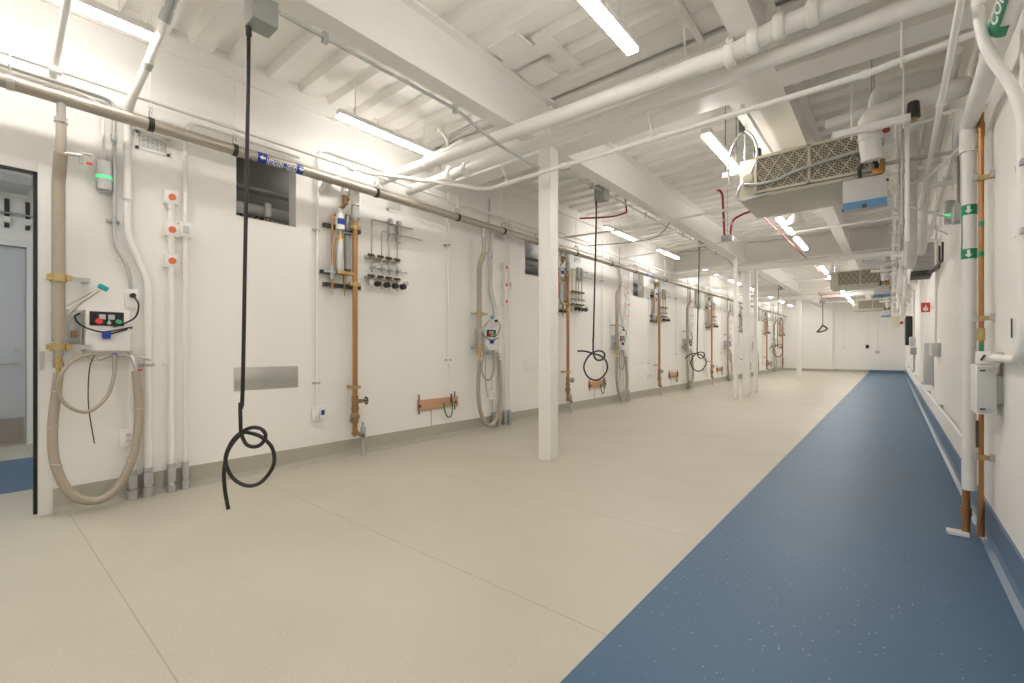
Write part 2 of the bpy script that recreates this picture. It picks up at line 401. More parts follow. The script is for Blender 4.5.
for i, (a, b) in enumerate(OPEN):
    t = thing('shaft_valve', 'copper valve cluster inside the shaft behind the %s wall opening' % ORD[i], 'valve', (-4.95, b - .08, 2.3), 'valves in the wall openings')
    MB().cyl((-4.95, b - .08, 2.25), (-4.95, b - .08, 2.55), .014).cyl((-4.95, b - .08, 2.4), (-4.95, b - .08, 2.47), .024).build('riser', 'bronze', t)
    MB().cyl((-4.95, b - .08, 2.5), (-4.95, b - .08, 2.64), .035).build('sleeve', 'white', t)
    MB().box((-4.94, b - .14, 2.42), (.03, .03, .13)).build('handle', 'black', t)
    t = thing('junction_box', 'small grey box on the shaft pipe behind the %s wall opening' % ORD[i], 'box', (-5.0, a + .2, 2.55), 'boxes in the wall openings')
    MB().box((-5.0, a + .2, 2.52), (.07, .07, .06), None, .006).build('body', 'lightgrey', t)
    MB().tube(spline([(-4.98, a + .2, 2.49), (-4.97, a + .27, 2.42), (-4.98, a + .36, 2.5)]), .009).build('cable', 'black', t)

# ------------------------------------------------------------------ ceiling lights
def light(y0, x=-3.95, z=3.28, L=1.2, label='', grp='', lamp='walllamp'):
    t = thing('linear_light', label, 'light', (x, y0 + L / 2, z), grp)
    MB().box((x, y0 + L / 2, z + .064), (.080, L, .052), None, .006).build('housing', 'white', t)
    MB().box((x, y0 + L / 2, z + .028), (.076, L - .006, .024), None, .007).build('diffuser', lamp, t)
    m = MB()
    for dy in (.18, L - .18): m.cyl((x, y0 + dy, z + .08), (x, y0 + dy, ZD + .02), .003, seg=6)
    m.loose('suspension_rod', 'steelwhite', t)
    return t
LL = [-.36, 2.22, 7.35, 9.75, 12.9, 15.5, 17.9, 20.9, 23.5, 25.9, -5.6, -3.0]  # trailing entries sit behind the camera, added as fill for the room
for i, y0 in enumerate(LL): light(y0, label=('white linear ceiling light near the long piped wall, %s from the doorway' % ORD[i]) if y0 > -2 else 'unseen fill light added to the wall row past the doorway, %s' % ORD[i - 10], grp='lights over the long wall')
RL = [-1.05, 1.62, 4.33, 7.8, 9.4, 13.1, 15.0, 16.9, 19.1, 21.2, 23.0, 25.0, -5.8, -3.5]  # row carried on unseen at the end of the list, for more fill light
for i, y0 in enumerate(RL): light(y0, x=-1.31, z=3.07, lamp='lamp', label=('white linear ceiling light above mid room, %s along its row' % ORD[i]) if y0 > -2 else 'unseen fill light added to the middle row past the doorway end, %s' % ORD[i - 12], grp='lights over the middle of the room')

# ------------------------------------------------------------------ long wall: nitrogen header
NX, NZ, NR = -4.28, 2.83, .045
t = thing('nitrogen_pipe', 'long brushed steel pipe with blue nitrogen label along the long wall', 'pipe', (NX, 0, NZ))
m = MB().cyl((NX, YF + .02, NZ), (NX, YB - .3, NZ), NR, seg=24)
m.build('pipe', 'n2', t)
m = MB()
m2 = MB()
for yy in (1.66, 1.89, 2.13):
    m.lathe((NX, yy - .03, NZ), (0, 1, 0), [(NR + .001, 0), (NR + .0015, .0), (NR + .0015, .03), (NR + .001, .03)], 24) if 0 else None
def pipe_patch(y0, y1, a0, a1, R, x, z, side=1, n=10):
    mb = MB(); bm = mb.bm; ro = []
    for i in range(n + 1):
        a = math.radians(a0 + (a1 - a0) * i / n)
        ro.append([bm.verts.new((x + side * rr * math.cos(a), yy, z + rr * math.sin(a))) for yy, rr in ((y0, R), (y1, R), (y1, R - .002), (y0, R - .002))])
    for p, q in zip(ro, ro[1:]):
        for k in range(4): bm.faces.new((p[k], p[(k + 1) % 4], q[(k + 1) % 4], q[k]))
    bm.faces.new(ro[0][::-1]); bm.faces.new(ro[-1]); return mb
def labelpos(i): return 1.66 + 4.1 * i
for i in range(3):
    y0 = labelpos(i)
    m = pipe_patch(y0, y0 + .38, -70, 0, NR + .002, NX, NZ); lb = m.build('pipe_label', 'bluelabel', t)
    for dy in (0, .38 - .06):
        MB.build(pipe_patch(y0 + dy - (.0 if dy else .02), y0 + dy + .06, -80, 55, NR + .003, NX, NZ), 'end_band', 'bluelabel', t, lb)
        bm = MB(); q = []
        for (py, pz) in ((0, 0), (.028, .02), (.028, .008), (.05, .008), (.05, -.008), (.028, -.008), (.028, -.02)):
            a = math.radians(-12) + pz / NR; q.append((NX + (NR + .0035) * math.cos(a), y0 + dy + .012 + py - (.02 if not dy else 0), NZ + (NR + .0035) * math.sin(a)))
        bm.prism(q, (.0012, 0, -.0003)); bm.build('flow_arrow', 'letter', t, lb)
    fn = lambda u, v, y0=y0: (NX + (NR + .0035) * math.cos(math.radians(-60) + v / NR), y0 + .055 + u * .262, NZ + (NR + .0035) * math.sin(math.radians(-60) + v / NR))
    lt = text_obj('lettering', 'NITROGEN - LIQUID', .062, fn, 'letter', t)
    lt.parent = lb
HY = [.19, .90, 1.47, 2.85, 4.05, 4.95, 5.75, 6.9, 8.2, 9.3, 11.0, 12.7, 14.5, 16.5, 18.7, 21., 23.5]
for i, yy in enumerate(HY):
    h = thing('pipe_hanger', 'black banded rod hanger holding the steel pipe, %s from the doorway' % ORD[i], 'hanger', (NX, yy, NZ), 'hangers of the steel pipe')
    MB().lathe((NX, yy - .018, NZ), (0, 1, 0), [(NR - .002, 0), (NR + .006, 0), (NR + .006, .036), (NR - .002, .036)], 20).build('band', 'black' if i else 'steel', h)
    MB().torus((NX, yy, NZ + NR + .042), (0, 1, 0), .036, .006, -PI / 2, PI * 1.2, 14).build('loop', 'galv', h)
    MB().cyl((NX, yy, NZ + NR + .06), (NX, yy, ZD), .004, seg=6).box((NX, yy, NZ + NR + .08), (.02, .02, .03)).build('rod', 'pipewhite', h)

# thin white pipe above the header
t = thing('sprinkler_pipe', 'thin white pipe running along the long wall above the steel pipe', 'pipe', (-4.36, 0, 3.06))
MB().cyl((-4.36, YF + .02, 3.03), (-4.36, YB - .25, 3.10), .017).build('pipe', 'pipewhite', t)
m = MB()
for yy in (.4, 2.6, 5.2, 7.8): m.cyl((-4.36, yy - .03, 3.035), (-4.36, yy + .03, 3.035), .024)
m.loose('coupling', 'pipewhite', t)

# ------------------------------------------------------------------ bay modules on the long wall
BAY = bays()
WH = ['beside the doorway'] + ['%s from the doorway' % ORD[i] for i in range(1, 6)] + ['last before the far wall']
def rep(t, fmt, offs=None, first=None, n=7):
    """keep t in bay one and copy it with all parts into the later bays"""
    t['label'] = fmt % (first or WH[0])
    for i in range(1, n):
        dup(t, (0, (offs or BAY)[i], 0), fmt % WH[i])

def strap(m, x, y, z, r):
    m.box((XL + .012, y, z), (.024, r * 2 + .05, .02)); m.lathe((x, y, z - .01), (0, 0, 1), [(r, 0), (r + .004, 0), (r + .004, .02), (r, .02)], 14)

# transfer hose station
X = -4.36; Y0 = .42
t = thing('transfer_line', '', 'pipe', (X, Y0, 0), 'jacketed transfer lines')
MB().cyl((NX, Y0, NZ), (NX, Y0, 2.62), .024).cyl((NX, Y0, 2.66), (NX, Y0, 2.69), .036).build('tap', 'steel', t)
MB().tube(fillet([(NX, Y0, 2.67), (NX, Y0, 2.45), (X, Y0 - .005, 2.3), (X, Y0 - .005, 1.10)], .15), .027, 16).build('inner_pipe', 'n2', t)
m = MB(); m.tube(fillet([(NX + .0, Y0, 2.46), (X, Y0 - .005, 2.28), (X, Y0 - .005, 1.20)], .06), .035, 18); m.build('jacket', 'braid', t)
m = MB(); m.cyl((NX, Y0, 2.46), (NX + .01, Y0 + .1, 2.47), .013); m.box((NX + .01, Y0 + .10, 2.45), (.02, .02, .07)); m.cyl((NX + .01, Y0 + .1, 2.49), (NX + .01, Y0 + .15, 2.49), .008)
v = m.build('valve', 'steel', t); MB().box((NX + .01, Y0 + .14, 2.43), (.014, .03, .012)).build('valve_tip', 'redknob', t, v)
for zz in (1.63, 1.16):
    m = MB(); m.lathe((X, Y0 - .005, zz - .025), (0, 0, 1), [(.036, 0), (.044, 0), (.044, .05), (.036, .05)], 18); m.box((X + .02, Y0 - .05, zz), (.03, .03, .036)); m.box((X + .02, Y0 + .045, zz), (.03, .03, .036))
    c = m.build('pipe_clamp', 'brass', t)
    m = MB(); m.bar((XL, Y0 - .005, zz), (X - .04, Y0 - .005, zz), .04, .03); m.bar((X, Y0 + .06, zz), (X, Y0 + .15, zz + (.0)), .03, .03); m.bar((XL, Y0 + .14, zz), (X + .01, Y0 + .14, zz), .03, .03); m.loose('bracket', 'galv', t, c)
m = MB(); m.cyl((X, Y0 - .005, 1.10), (X, Y0 - .005, 1.06), .02); m.cyl((X, Y0 - .005, 1.06), (X, Y0 - .005, 1.02), .028, seg=6); m.cyl((X, Y0 - .005, 1.02), (X, Y0 - .005, .96), .014); m.build('fitting', 'brass', t)
H = [(X, .415, .98), (X, .405, .85), (X + .01, .385, .6), (X + .02, .40, .36), (X + .03, .47, .16), (X + .03, .585, .075), (X + .03, .70, .12), (X + .03, .79, .29), (X + .02, .835, .52), (X, .845, .74), (X, .83, .98)]
MB().tube(spline(H, 8), .028, 14).build('hose', 'braid', t)
MB().torus((X, .406, .86), (0, 0, 1), .033, .003).torus((X, .386, .62), (0, 0, 1), .034, .003).torus((X + .02, .40, .37), (0, .25, 1), .034, .003).torus((X + .02, .80, .32), (0, .4, 1), .034, .003).torus((X, .843, .70), (0, 0, 1), .034, .003).loose('hose_tie', 'steel', t)
H = [(X, .60, 1.115), (X + .02, .50, 1.08), (X + .05, .425, .98), (X + .05, .41, .86), (X + .05, .46, .755), (X + .05, .56, .71), (X + .04, .655, .80), (X + .02, .70, .95), (X, .705, 1.10)]
MB().tube(spline(H, 8), .012, 8).build('thin_hose', 'braid', t)
MB().tube(spline([(X - .02, .60, 1.1), (X - .03, .575, 1.0), (X - .03, .57, .75), (X - .02, .60, .47)]), .004, 6).build('sensor_wire', 'dark', t)
m = MB(); m.tube(fillet([(X, .46, 1.38), (X + .02, .52, 1.47), (X + .03, .62, 1.57)], .03), .011); m.tube([(X + .02, .45, 1.44), (X + .03, .58, 1.55)], .006); lv = m.build('lever', 'steel', t)
MB().box((X + .03, .64, 1.585), (.03, .06, .035), Matrix.Rotation(-.5, 3, 'X'), .008).build('lever_grip', 'cyan', t, lv)['label'] = 'teal lever grip'
MB().tube(spline([(X, .83, .98), (X, .82, 1.04), (X - .02, .80, 1.09), (X - .02, .70, 1.10), (X - .02, .62, 1.07)]), .011, 8).build('hose_coupling', 'steel', t)
rep(t, 'steel jacketed transfer line with looping braided hose, %s')

# control box
t = thing('control_box', '', 'control box', (XL, .67, 1.12), 'control boxes by the hoses')
MB().bb(XL, XL + .13, .55, .80, 1.13, 1.43, .008).build('enclosure', 'white', t)
p = MB().bb(XL + .13, XL + .136, .572, .76, 1.315, 1.415).build('front_panel', 'blackpanel', t)
MB().cyl((XL + .136, .62, 1.345), (XL + .165, .62, 1.345), .022, .019).build('stop_button', 'redknob', t, p)['label'] = 'red push button'
MB().cyl((XL + .136, .73, 1.345), (XL + .16, .73, 1.345), .018, .016).build('start_button', 'green', t, p)['label'] = 'green push button'
MB().cyl((XL + .136, .675, 1.335), (XL + .155, .675, 1.335), .012).box((XL + .15, .675, 1.345), (.014, .008, .02)).build('selector', 'steel', t, p)
m = MB()
for k, yy in enumerate((.64, .69)): m.bb(XL + .136, XL + .139, yy - .018, yy + .018, 1.36, 1.395)
m.loose('display', 'lightgrey', t, p)
MB().bb(XL + .001, XL + .05, .46, .548, 1.2, 1.425, .004).build('side_plate', 'lightgrey', t)
MB().box((XL + .06, .50, 1.255), (.02, .028, .045)).build('tag', 'bronze', t)
m = MB().tube(spline([(XL + .06, .53, 1.40), (XL + .10, .50, 1.37), (XL + .15, .53, 1.31), (XL + .17, .62, 1.27), (XL + .16, .70, 1.28), (XL + .15, .79, 1.305), (XL + .12, .80, 1.30), (XL + .15, .72, 1.27), (XL + .16, .66, 1.25)]), .006, 8)
cb = m.build('cable', 'black', t); MB().box((XL + .155, .66, 1.245), (.04, .045, .05), None, .005).build('connector', 'bluelabel', t, cb)['label'] = 'blue plug'
MB().tube(spline([(XL + .06, .55, 1.35), (XL + .10, .53, 1.25), (XL + .10, .54, 1.13), (XL + .1, .60, 1.07), (XL + .1, .70, 1.10)]), .006, 6).build('tubing', 'steel', t)
MB().box((XL + .12, .71, 1.10), (.025, .03, .035), None, .006).build('clip', 'purple', t)
m = MB(); m.cyl((XL + .08, .80, 1.13), (XL + .08, .83, 1.05), .014); m.cyl((XL + .08, .83, 1.10), (XL + .08, .93, 1.06), .006); vb = m.build('drain_valve', 'steel', t); MB().box((XL + .09, .86, .985), (.02, .035, .015)).build('drain_handle', 'redknob', t, vb)
rep(t, 'white control box with black button panel beside the looping hose, %s')

def conduit(name, pts, r, label, boxes=(), foot=None, mt='pipewhite', grp=None, fr=.07, straps=(), coup=()):
    t = thing(name, label, 'conduit', pts[-1] if foot is not None else pts[0], grp)
    MB().tube(fillet(pts, fr), r, 12).build('tube', mt, t)
    if coup:
        m = MB()
        for (p, d) in coup: p = V(p); d = V(d).normalized() * .022; m.cyl(p - d, p + d, r + .006)
        m.loose('coupling', mt, t)
    if straps:
        m = MB()
        for (yy, zz) in straps: strap(m, pts[-1][0], yy, zz, r); 
        m.loose('strap', 'galv', t)
    if foot is not None:
        x, yy = pts[-1][0], pts[-1][1]
        m = MB(); m.cyl((x, yy, 0), (x, yy, .06), r + .012); m.cyl((x, yy, .06), (x, yy, .075), r + .018, seg=8); m.box((x, yy, .135), (r * 2 + .016, r * 2 + .014, .11), None, .008); m.cyl((x, yy, .19), (x, yy, .225), r + .008)
        m.build('floor_fitting', 'galv', t)
    return t

CX2 = XL + .045
# fat white conduit with double offset, to the floor
t = conduit('conduit', [(CX2, .795, 2.98), (CX2, .795, 2.0), (CX2, .92, 1.68), (CX2, .92, .02)], .024, '', foot=1, grp='floor conduits at the hose stations', straps=((.92, 1.02),), coup=[((CX2, .795, 2.3), (0, 0, 1))])
rep(t, 'fat white offset conduit dropping to the floor, %s')
# conduit from control box to floor with outlet box
t = conduit('conduit', [(CX2, .825, 1.12), (CX2, .825, .02)], .02, '', foot=1, grp='conduits under the control boxes')
b = MB().bb(XL + .002, XL + .065, .755, .845, .41, .54, .006).build('outlet_box', 'white', t)
m = MB()
for zz in (.455, .497): m.box((XL + .067, .80, zz), (.004, .03, .026), None, .001)
m.loose('socket', 'lightgrey', t, b)
rep(t, 'short white conduit with socket box below the control box, %s')
# grey flexible drop to the small outlet box
t = conduit('conduit', [(CX2, -1.6, 2.99), (CX2, .72, 2.99), (CX2, .72, 1.93), (CX2, .805, 1.75), (CX2, .82, 1.6)], .013, '', mt='galv', grp='control box feeds', straps=((.72, 2.1),), coup=[((CX2, .72, 2.72), (0, 0, 1))])
b = MB().bb(XL + .002, XL + .07, .785, .855, 1.46, 1.60, .006).build('outlet_box', 'white', t)
m = MB(); m.cyl((XL + .07, .82, 1.55), (XL + .11, .82, 1.55), .018); m.tube(spline([(XL + .11, .82, 1.55), (XL + .14, .845, 1.48), (XL + .13, .83, 1.39), (XL + .14, .77, 1.34), (XL + .15, .70, 1.31)]), .006, 8); m.build('plug_cord', 'black', t, b)
t['label'] = 'grey bent conduit feeding a small plug box beside the doorway'
for i in range(1, 7):
    yo = BAY[i]
    c = conduit('conduit', [(CX2, .72 + yo, 3.3), (CX2, .72 + yo, 1.93), (CX2, .805 + yo, 1.75), (CX2, .82 + yo, 1.6)], .011, 'grey bent conduit feeding a small plug box, ' + WH[i], mt='galv', grp='control box feeds')
    for ch in t.children:
        if ch.name.startswith('outlet_box'):
            k = ch.copy(); COL.objects.link(k); k.parent = c
            k.location = (t.location + V((0, yo, 0))) - c.location
            for g in ch.children: g2 = g.copy(); COL.objects.link(g2); g2.parent = k
# receptacle strip: three boxes with orange outlets
def receptacle():
    x, yy = CX2, 1.07
    t = thing('receptacle_strip', '', 'outlet', (x, yy, 0), 'orange receptacle strips')
    MB().cyl((x, yy, .02), (x, yy, 2.36), .02).build('tube', 'pipewhite', t)
    for zz in (2.36, 2.10, 1.85):
        b = MB().bb(XL + .002, XL + .075, yy - .048, yy + .048, zz - .052, zz + .052, .005).build('box', 'white', t)
        MB().cyl((XL + .075, yy, zz), (XL + .083, yy, zz), .026).build('receptacle', 'orange', t, b)['label'] = 'round orange receptacle'
        MB().cyl((x, yy, zz - .09), (x, yy, zz - .05), .027).build('hub', 'pipewhite', t, b)
    m = MB(); m.cyl((x, yy, 0), (x, yy, .06), .032); m.box((x, yy, .135), (.056, .056, .11), None, .008); m.cyl((x, yy, .19), (x, yy, .225), .028); m.build('floor_fitting', 'galv', t)
    m = MB(); strap(m, x, yy, 1.02, .02); m.build('strap', 'white', t)
    return t
rep(receptacle(), 'white conduit with three orange receptacle boxes, %s')
# slim conduit beside it with one box
t = conduit('conduit', [(CX2, 2.1, 3.02), (CX2, 1.165, 3.02), (CX2, 1.165, .02)], .016, '', foot=1, grp='slim conduits by the receptacles', fr=.12)
b = MB().bb(XL + .002, XL + .07, 1.12, 1.21, 2.06, 2.18, .005).build('junction_box', 'white', t)
MB().box((XL + .072, 1.165, 2.12), (.004, .04, .06), None, .001).build('cover', 'lightgrey', t, b)
rep(t, 'slim white conduit with a blank box beside the receptacles, %s')
# O2 beacon
t = thing('alarm_beacon', 'grey alarm beacon with green lit band on the wall beside the doorway', 'alarm', (XL + .06, .66, 2.3))
MB().cyl((XL + .06, .66, 2.31), (XL + .06, .66, 2.39), .045, .047, 18).cyl((XL + .06, .66, 2.41), (XL + .06, .66, 2.52), .047, .043, 18).build('body', 'galv', t)
MB().cyl((XL + .06, .66, 2.388), (XL + .06, .66, 2.412), .048, seg=18).build('lit_band', 'led', t)
MB().bb(XL, XL + .03, .63, .69, 2.36, 2.48).build('bracket', 'galv', t)
MB().tube(fillet([(XL + .05, YF + .05, 2.97), (XL + .05, .655, 2.97), (XL + .06, .66, 2.52)], .14), .011).build('feed_tube', 'pipewhite', t)

# vent grilles
def vent(y0, z0, w=.22, h=.14, label=''):
    t = thing('vent_grille', label, 'vent', (XL, y0, z0), 'small vent grilles on the long wall')
    m = MB(); f = .022
    m.bb(XL, XL + .008, y0, y0 + w, z0, z0 + f); m.bb(XL, XL + .008, y0, y0 + w, z0 + h - f, z0 + h); m.bb(XL, XL + .008, y0, y0 + f, z0, z0 + h); m.bb(XL, XL + .008, y0 + w - f, y0 + w, z0, z0 + h)
    m.build('frame', 'white', t, smooth=False)
    MB().bb(XL + .0005, XL + .002, y0 + f, y0 + w - f, z0 + f, z0 + h - f).build('backing', 'dark', t, smooth=False)
    m = MB(); n = 8
    for k in range(n): zc = z0 + f + (h - 2 * f) * (k + .5) / n; m.box((XL + .004, y0 + w / 2, zc), (.006, w - 2 * f, .007))
    for k in range(6): yc = y0 + f + (w - 2 * f) * (k + .5) / 6; m.box((XL + .003, yc, z0 + h / 2), (.004, .005, h - 2 * f))
    m.build('louvre', 'white', t, smooth=False); return t
for i, yy in enumerate((.85, 3.14, 4.98, 7.2, 8.95, 11.3, 13.3, 15.5)):
    vent(yy, 2.75 if i else 2.70, label='small white louvred vent under the steel pipe, %s from the doorway' % ORD[i])

# steel cover plates
for i in range(6):
    yy = OPEN[i][0] - .02
    t = thing('cover_plate', 'blank stainless cover plate low on the wall, %s from the doorway' % ORD[i], 'plate', (XL, yy, .87), 'blank cover plates')
    MB().bb(XL, XL + .004, yy, yy + .57, .77, .98, .0015).build('plate', 'steel' if i == 0 else 'white', t)
    m = MB()
    for dy in (.04, .53):
        for zz in (.80, .95): m.cyl((XL + .004, yy + dy, zz), (XL + .006, yy + dy, zz), .005, seg=8)
    m.loose('screw', 'galv', t)

# outlet drop
t = conduit('conduit', [(CX2 - .01, 3.6, 3.18), (CX2 - .01, 2.29, 3.18), (CX2 - .01, 2.29, .56)], .012, '', grp='outlet drops', fr=.12, straps=((2.29, .80), (2.29, 2.35)))
b = MB().bb(XL + .001, XL + .05, 2.245, 2.305, .42, .56, .006).build('box', 'white', t); b2 = MB().bb(XL + .001, XL + .046, 2.31, 2.375, .435, .56, .006).build('switch_box', 'white', t)
MB().box((XL + .048, 2.342, .50), (.004, .035, .05), None, .001).build('data_port', 'bluelabel', t, b2)['label'] = 'blue data port'
rep(t, 'slim white conduit ending at a white outlet pair, %s', n=6)

# copper riser with valves
X = XL + .135; yy = 2.65
t = thing('copper_riser', '', 'pipe', (X, yy, 0), 'copper risers')
MB().cyl((X, yy, .24), (X, yy, 2.50), .027).build('pipe', 'copper', t)
m = MB(); m.cyl((X, yy, 2.50), (X, yy, 2.56), .033); m.cyl((X, yy, 2.54), (X, yy, 2.64), .042); m.cyl((X, yy, 2.60), (X, yy, 2.68), .032); m.cyl((X, yy, 2.52), (X, yy, 2.535), .05, seg=8); m.build('union', 'galv', t)
MB().tube(fillet([(X, yy, 2.66), (X, yy, 2.84), (XL, yy, 2.84)], .05), .045, 14).build('insulated_stub', 'insul', t)
for zz in (2.43, 1.83, .74):
    m = MB(); m.lathe((X, yy, zz - .018), (0, 0, 1), [(.028, 0), (.035, 0), (.035, .036), (.028, .036)], 14); m.box((X, yy - .045, zz), (.03, .03, .03)); m.box((X, yy + .045, zz), (.03, .03, .03)); m.box(((X + XL) / 2 - .02, yy, zz), (.10, .03, .03)); m.build('pipe_clamp', 'brass', t)
m = MB(); m.cyl((X, yy, .53), (X, yy, .65), .035); m.cyl((X, yy, .59), (X + .01, yy + .09, .59), .026, .02); m.cyl((X, yy, .505), (X, yy, .53), .042, seg=8); v = m.build('gate_valve', 'bronze', t)
m = MB(); m.cyl((X + .01, yy + .09, .59), (X + .013, yy + .125, .59), .008); m.torus((X + .013, yy + .125, .59), (.1, 1, 0), .038, .006)
for k in range(4): m.bar((X + .013, yy + .125, .59), (X + .013 + .036 * math.cos(k * PI / 2), yy + .125, .59 + .036 * math.sin(k * PI / 2)), .008, .008)
m.build('hand_wheel', 'black', t, v)
m = MB(); m.sph((X, yy, .43), .05, (1, 1, 1.1)); m.cyl((X, yy, .43), (X + .05, yy - .06, .40), .03); m.cyl((X, yy, .36), (X, yy, .50), .036); m.build('strainer', 'bronze', t)
m = MB(); m.cyl((X, yy, .24), (X, yy, .27), .034); m.cyl((X, yy, .22), (X, yy, .24), .02); m.cyl((X, yy, .30), (X + .01, yy + .06, .22), .016); m.build('drain_elbow', 'bronze', t)
m = MB(); m.torus((X + .02, yy + .08, .22), (0, 1, 0), .024, .005); m.cyl((X + .01, yy + .05, .22), (X + .02, yy + .085, .22), .008); m.build('drain_wheel', 'black', t)
rep(t, 'copper riser with wheel valve at its foot, %s')
# galvanised stub beside it
t = thing('drain_stub', '', 'pipe', (X, 2.74, 0), 'steel drain stubs')
MB().cyl((X, 2.745, 0), (X, 2.745, .36), .014).build('pipe', 'galv', t); MB().box((X, 2.745, .25), (.045, .05, .13), None, .012).build('trap', 'galv', t); MB().cyl((X, 2.745, 0), (X, 2.745, .03), .024).build('collar', 'galv', t)
rep(t, 'short galvanised drain stub at the foot of the copper riser, %s')

# filter assembly beside the copper riser
t = thing('filter_assembly', '', 'filter', (XL, 2.5, 1.75), 'filter assemblies')
m = MB(); m.bb(XL, XL + .04, 2.36, 2.78, 2.40, 2.44); m.bb(XL, XL + .04, 2.36, 2.78, 1.79, 1.83); m.bb(XL, XL + .04, 2.33, 2.44, 1.92, 1.955); m.loose('strut', 'dark', t, None, False)
MB().tube(fillet([(XL + .09, 2.58, 2.55), (XL + .09, 2.42, 2.52), (XL + .09, 2.42, 1.76)], .03), .012).build('copper_line', 'copper', t)
m = MB(); m.cyl((XL + .09, 2.42, 1.86), (XL + .09, 2.42, 2.0), .022); m.box((XL + .12, 2.38, 1.93), (.02, .12, .022)); m.cyl((XL + .09, 2.42, 1.70), (XL + .09, 2.42, 1.83), .01, .005); m.build('ball_valve', 'galv', t)
m = MB(); m.cyl((XL + .10, 2.50, 2.38), (XL + .10, 2.50, 2.54), .046, .042, 18); m.cyl((XL + .10, 2.50, 2.54), (XL + .10, 2.50, 2.60), .02); h = m.build('filter_head', 'white', t)
MB.build(MB().prism([(XL + .10 + .048 * math.cos(a), 2.50 + .048 * math.sin(a), 2.43) for a in [math.radians(k) for k in range(-60, 61, 10)]] + [(XL + .10 + .044 * math.cos(a), 2.50 + .044 * math.sin(a), 2.43) for a in [math.radians(k) for k in range(60, -61, -10)]], (0, 0, .06)), 'filter_label', 'bluelabel', t, h)
MB().cyl((XL + .10, 2.50, 1.95), (XL + .10, 2.50, 2.27), .04, seg=18).build('bowl', 'glass', t)
m = MB(); m.cyl((XL + .10, 2.50, 2.26), (XL + .10, 2.50, 2.29), .045); m.cyl((XL + .10, 2.50, 2.29), (XL + .10, 2.50, 2.38), .014); m.bb(XL + .05, XL + .15, 2.45, 2.63, 1.92, 1.95); m.build('bowl_collar', 'brass', t)
MB().cyl((XL + .10, 2.585, 1.98), (XL + .10, 2.585, 2.33), .034, seg=16).build('dryer', 'grey', t)
MB().cyl((XL + .10, 2.585, 2.33), (XL + .10, 2.585, 2.35), .036, seg=16).cyl((XL + .10, 2.585, 1.955), (XL + .10, 2.585, 1.98), .036, seg=16).loose('dryer_cap', 'dark', t)
m = MB(); m.cyl((XL + .10, 2.55, 1.92), (XL + .10, 2.55, 1.84), .016); m.cyl((XL + .10, 2.55, 1.84), (XL + .10, 2.55, 1.70), .012, .005); m.build('drain_cock', 'bronze', t)
m = MB(); m.tube(fillet([(XL + .09, 2.50, 2.60), (XL + .09, 2.56, 2.64), (XL + .09, 2.56, 2.75)], .03), .016); m.cyl((XL + .09, 2.56, 2.66), (XL + .09, 2.56, 2.78), .03); m.cyl((XL + .09, 2.56, 2.72), (XL + .11, 2.60, 2.72), .022); m.build('regulator', 'bronze', t)
MB().bb(XL + .04, XL + .10, 2.575, 2.63, 2.40, 2.56, .006).build('gauge_block', 'grey', t)
MB().tube(fillet([(XL, 2.36, 2.78), (XL + .09, 2.36, 2.84), (XL + .11, 2.47, 2.90), (XL + .09, 2.56, 2.88), (XL + .09, 2.56, 2.75)], .06), .036, 12).build('insulated_elbow', 'insul', t)
rep(t, 'grey filter and regulator assembly on struts beside the copper riser, %s')

# gas manifold
t = thing('valve_manifold', '', 'manifold', (XL, 3.1, 1.9), 'gas valve manifolds')
for yy in (3.17, 3.29): MB().bb(XL, XL + .045, yy - .022, yy + .022, 2.40, 2.65).build('strut', 'galv', t, smooth=False)
YV = (2.90, 3.02, 3.13, 3.24)
tx = XL + .06
runs = [[(tx, YV[0], 2.0), (tx, YV[0], 2.585), (tx, 3.46, 2.585)], [(tx + .012, YV[1], 2.0), (tx + .012, YV[1], 2.475), (tx + .012, 3.60, 2.475)], [(tx, YV[2], 2.0), (tx, YV[2], 2.44)], [(tx, YV[3], 2.0), (tx, YV[3], 2.46)]]
for r in runs: MB().tube(fillet(r, .03), .0085, 8).build('gas_tube', 'n2', t)
for i, yy in enumerate(YV):
    for zz in (2.17, 1.945):
        m = MB(); m.box((tx, yy, zz), (.035, .03, .035), None, .004); m.cyl((tx, yy, zz), (tx + .06, yy, zz), .012)
        b = m.build('valve_body', 'brass', t); MB().box((tx + .055, yy - .045, zz + .004), (.016, .075, .024)).build('lever', 'black', t, b)
    MB().cyl((tx - .01, yy, 2.045), (tx + .055, yy, 2.045), .021, .018).build('regulator', 'galv', t)
    g = MB().cyl((tx + .05, yy + .03, 1.865), (tx + .10, yy + .03, 1.865), .034, .03).build('knob', 'black', t)
    MB().cyl((tx, yy, 1.93), (tx, yy, 1.82), .011).cyl((tx, yy, 1.865), (tx + .05, yy + .03, 1.865), .012).build('outlet_stem', 'steel', t)
MB().cyl((tx, 2.88, 2.045), (tx, 3.38, 2.045), .009).build('cross_tube', 'galv', t)
m = MB(); m.cyl((tx + .03, 3.33, 1.91), (tx + .06, 3.33, 1.91), .03); m.cyl((tx, 3.26, 1.89), (tx + .03, 3.33, 1.91), .008); m.build('gauge', 'lightgrey', t)
MB().cyl((tx + .03, 2.86, 1.87), (tx + .06, 2.86, 1.87), .03).build('gauge', 'lightgrey', t)
m = MB()
for zz in (2.17, 1.945): m.bb(XL, XL + .03, 2.84, 3.30, zz - .014, zz + .014)
m.loose('mounting_rail', 'galv', t, None, False)
rep(t, 'four valve gas manifold with black knobs and thin tubes, %s')

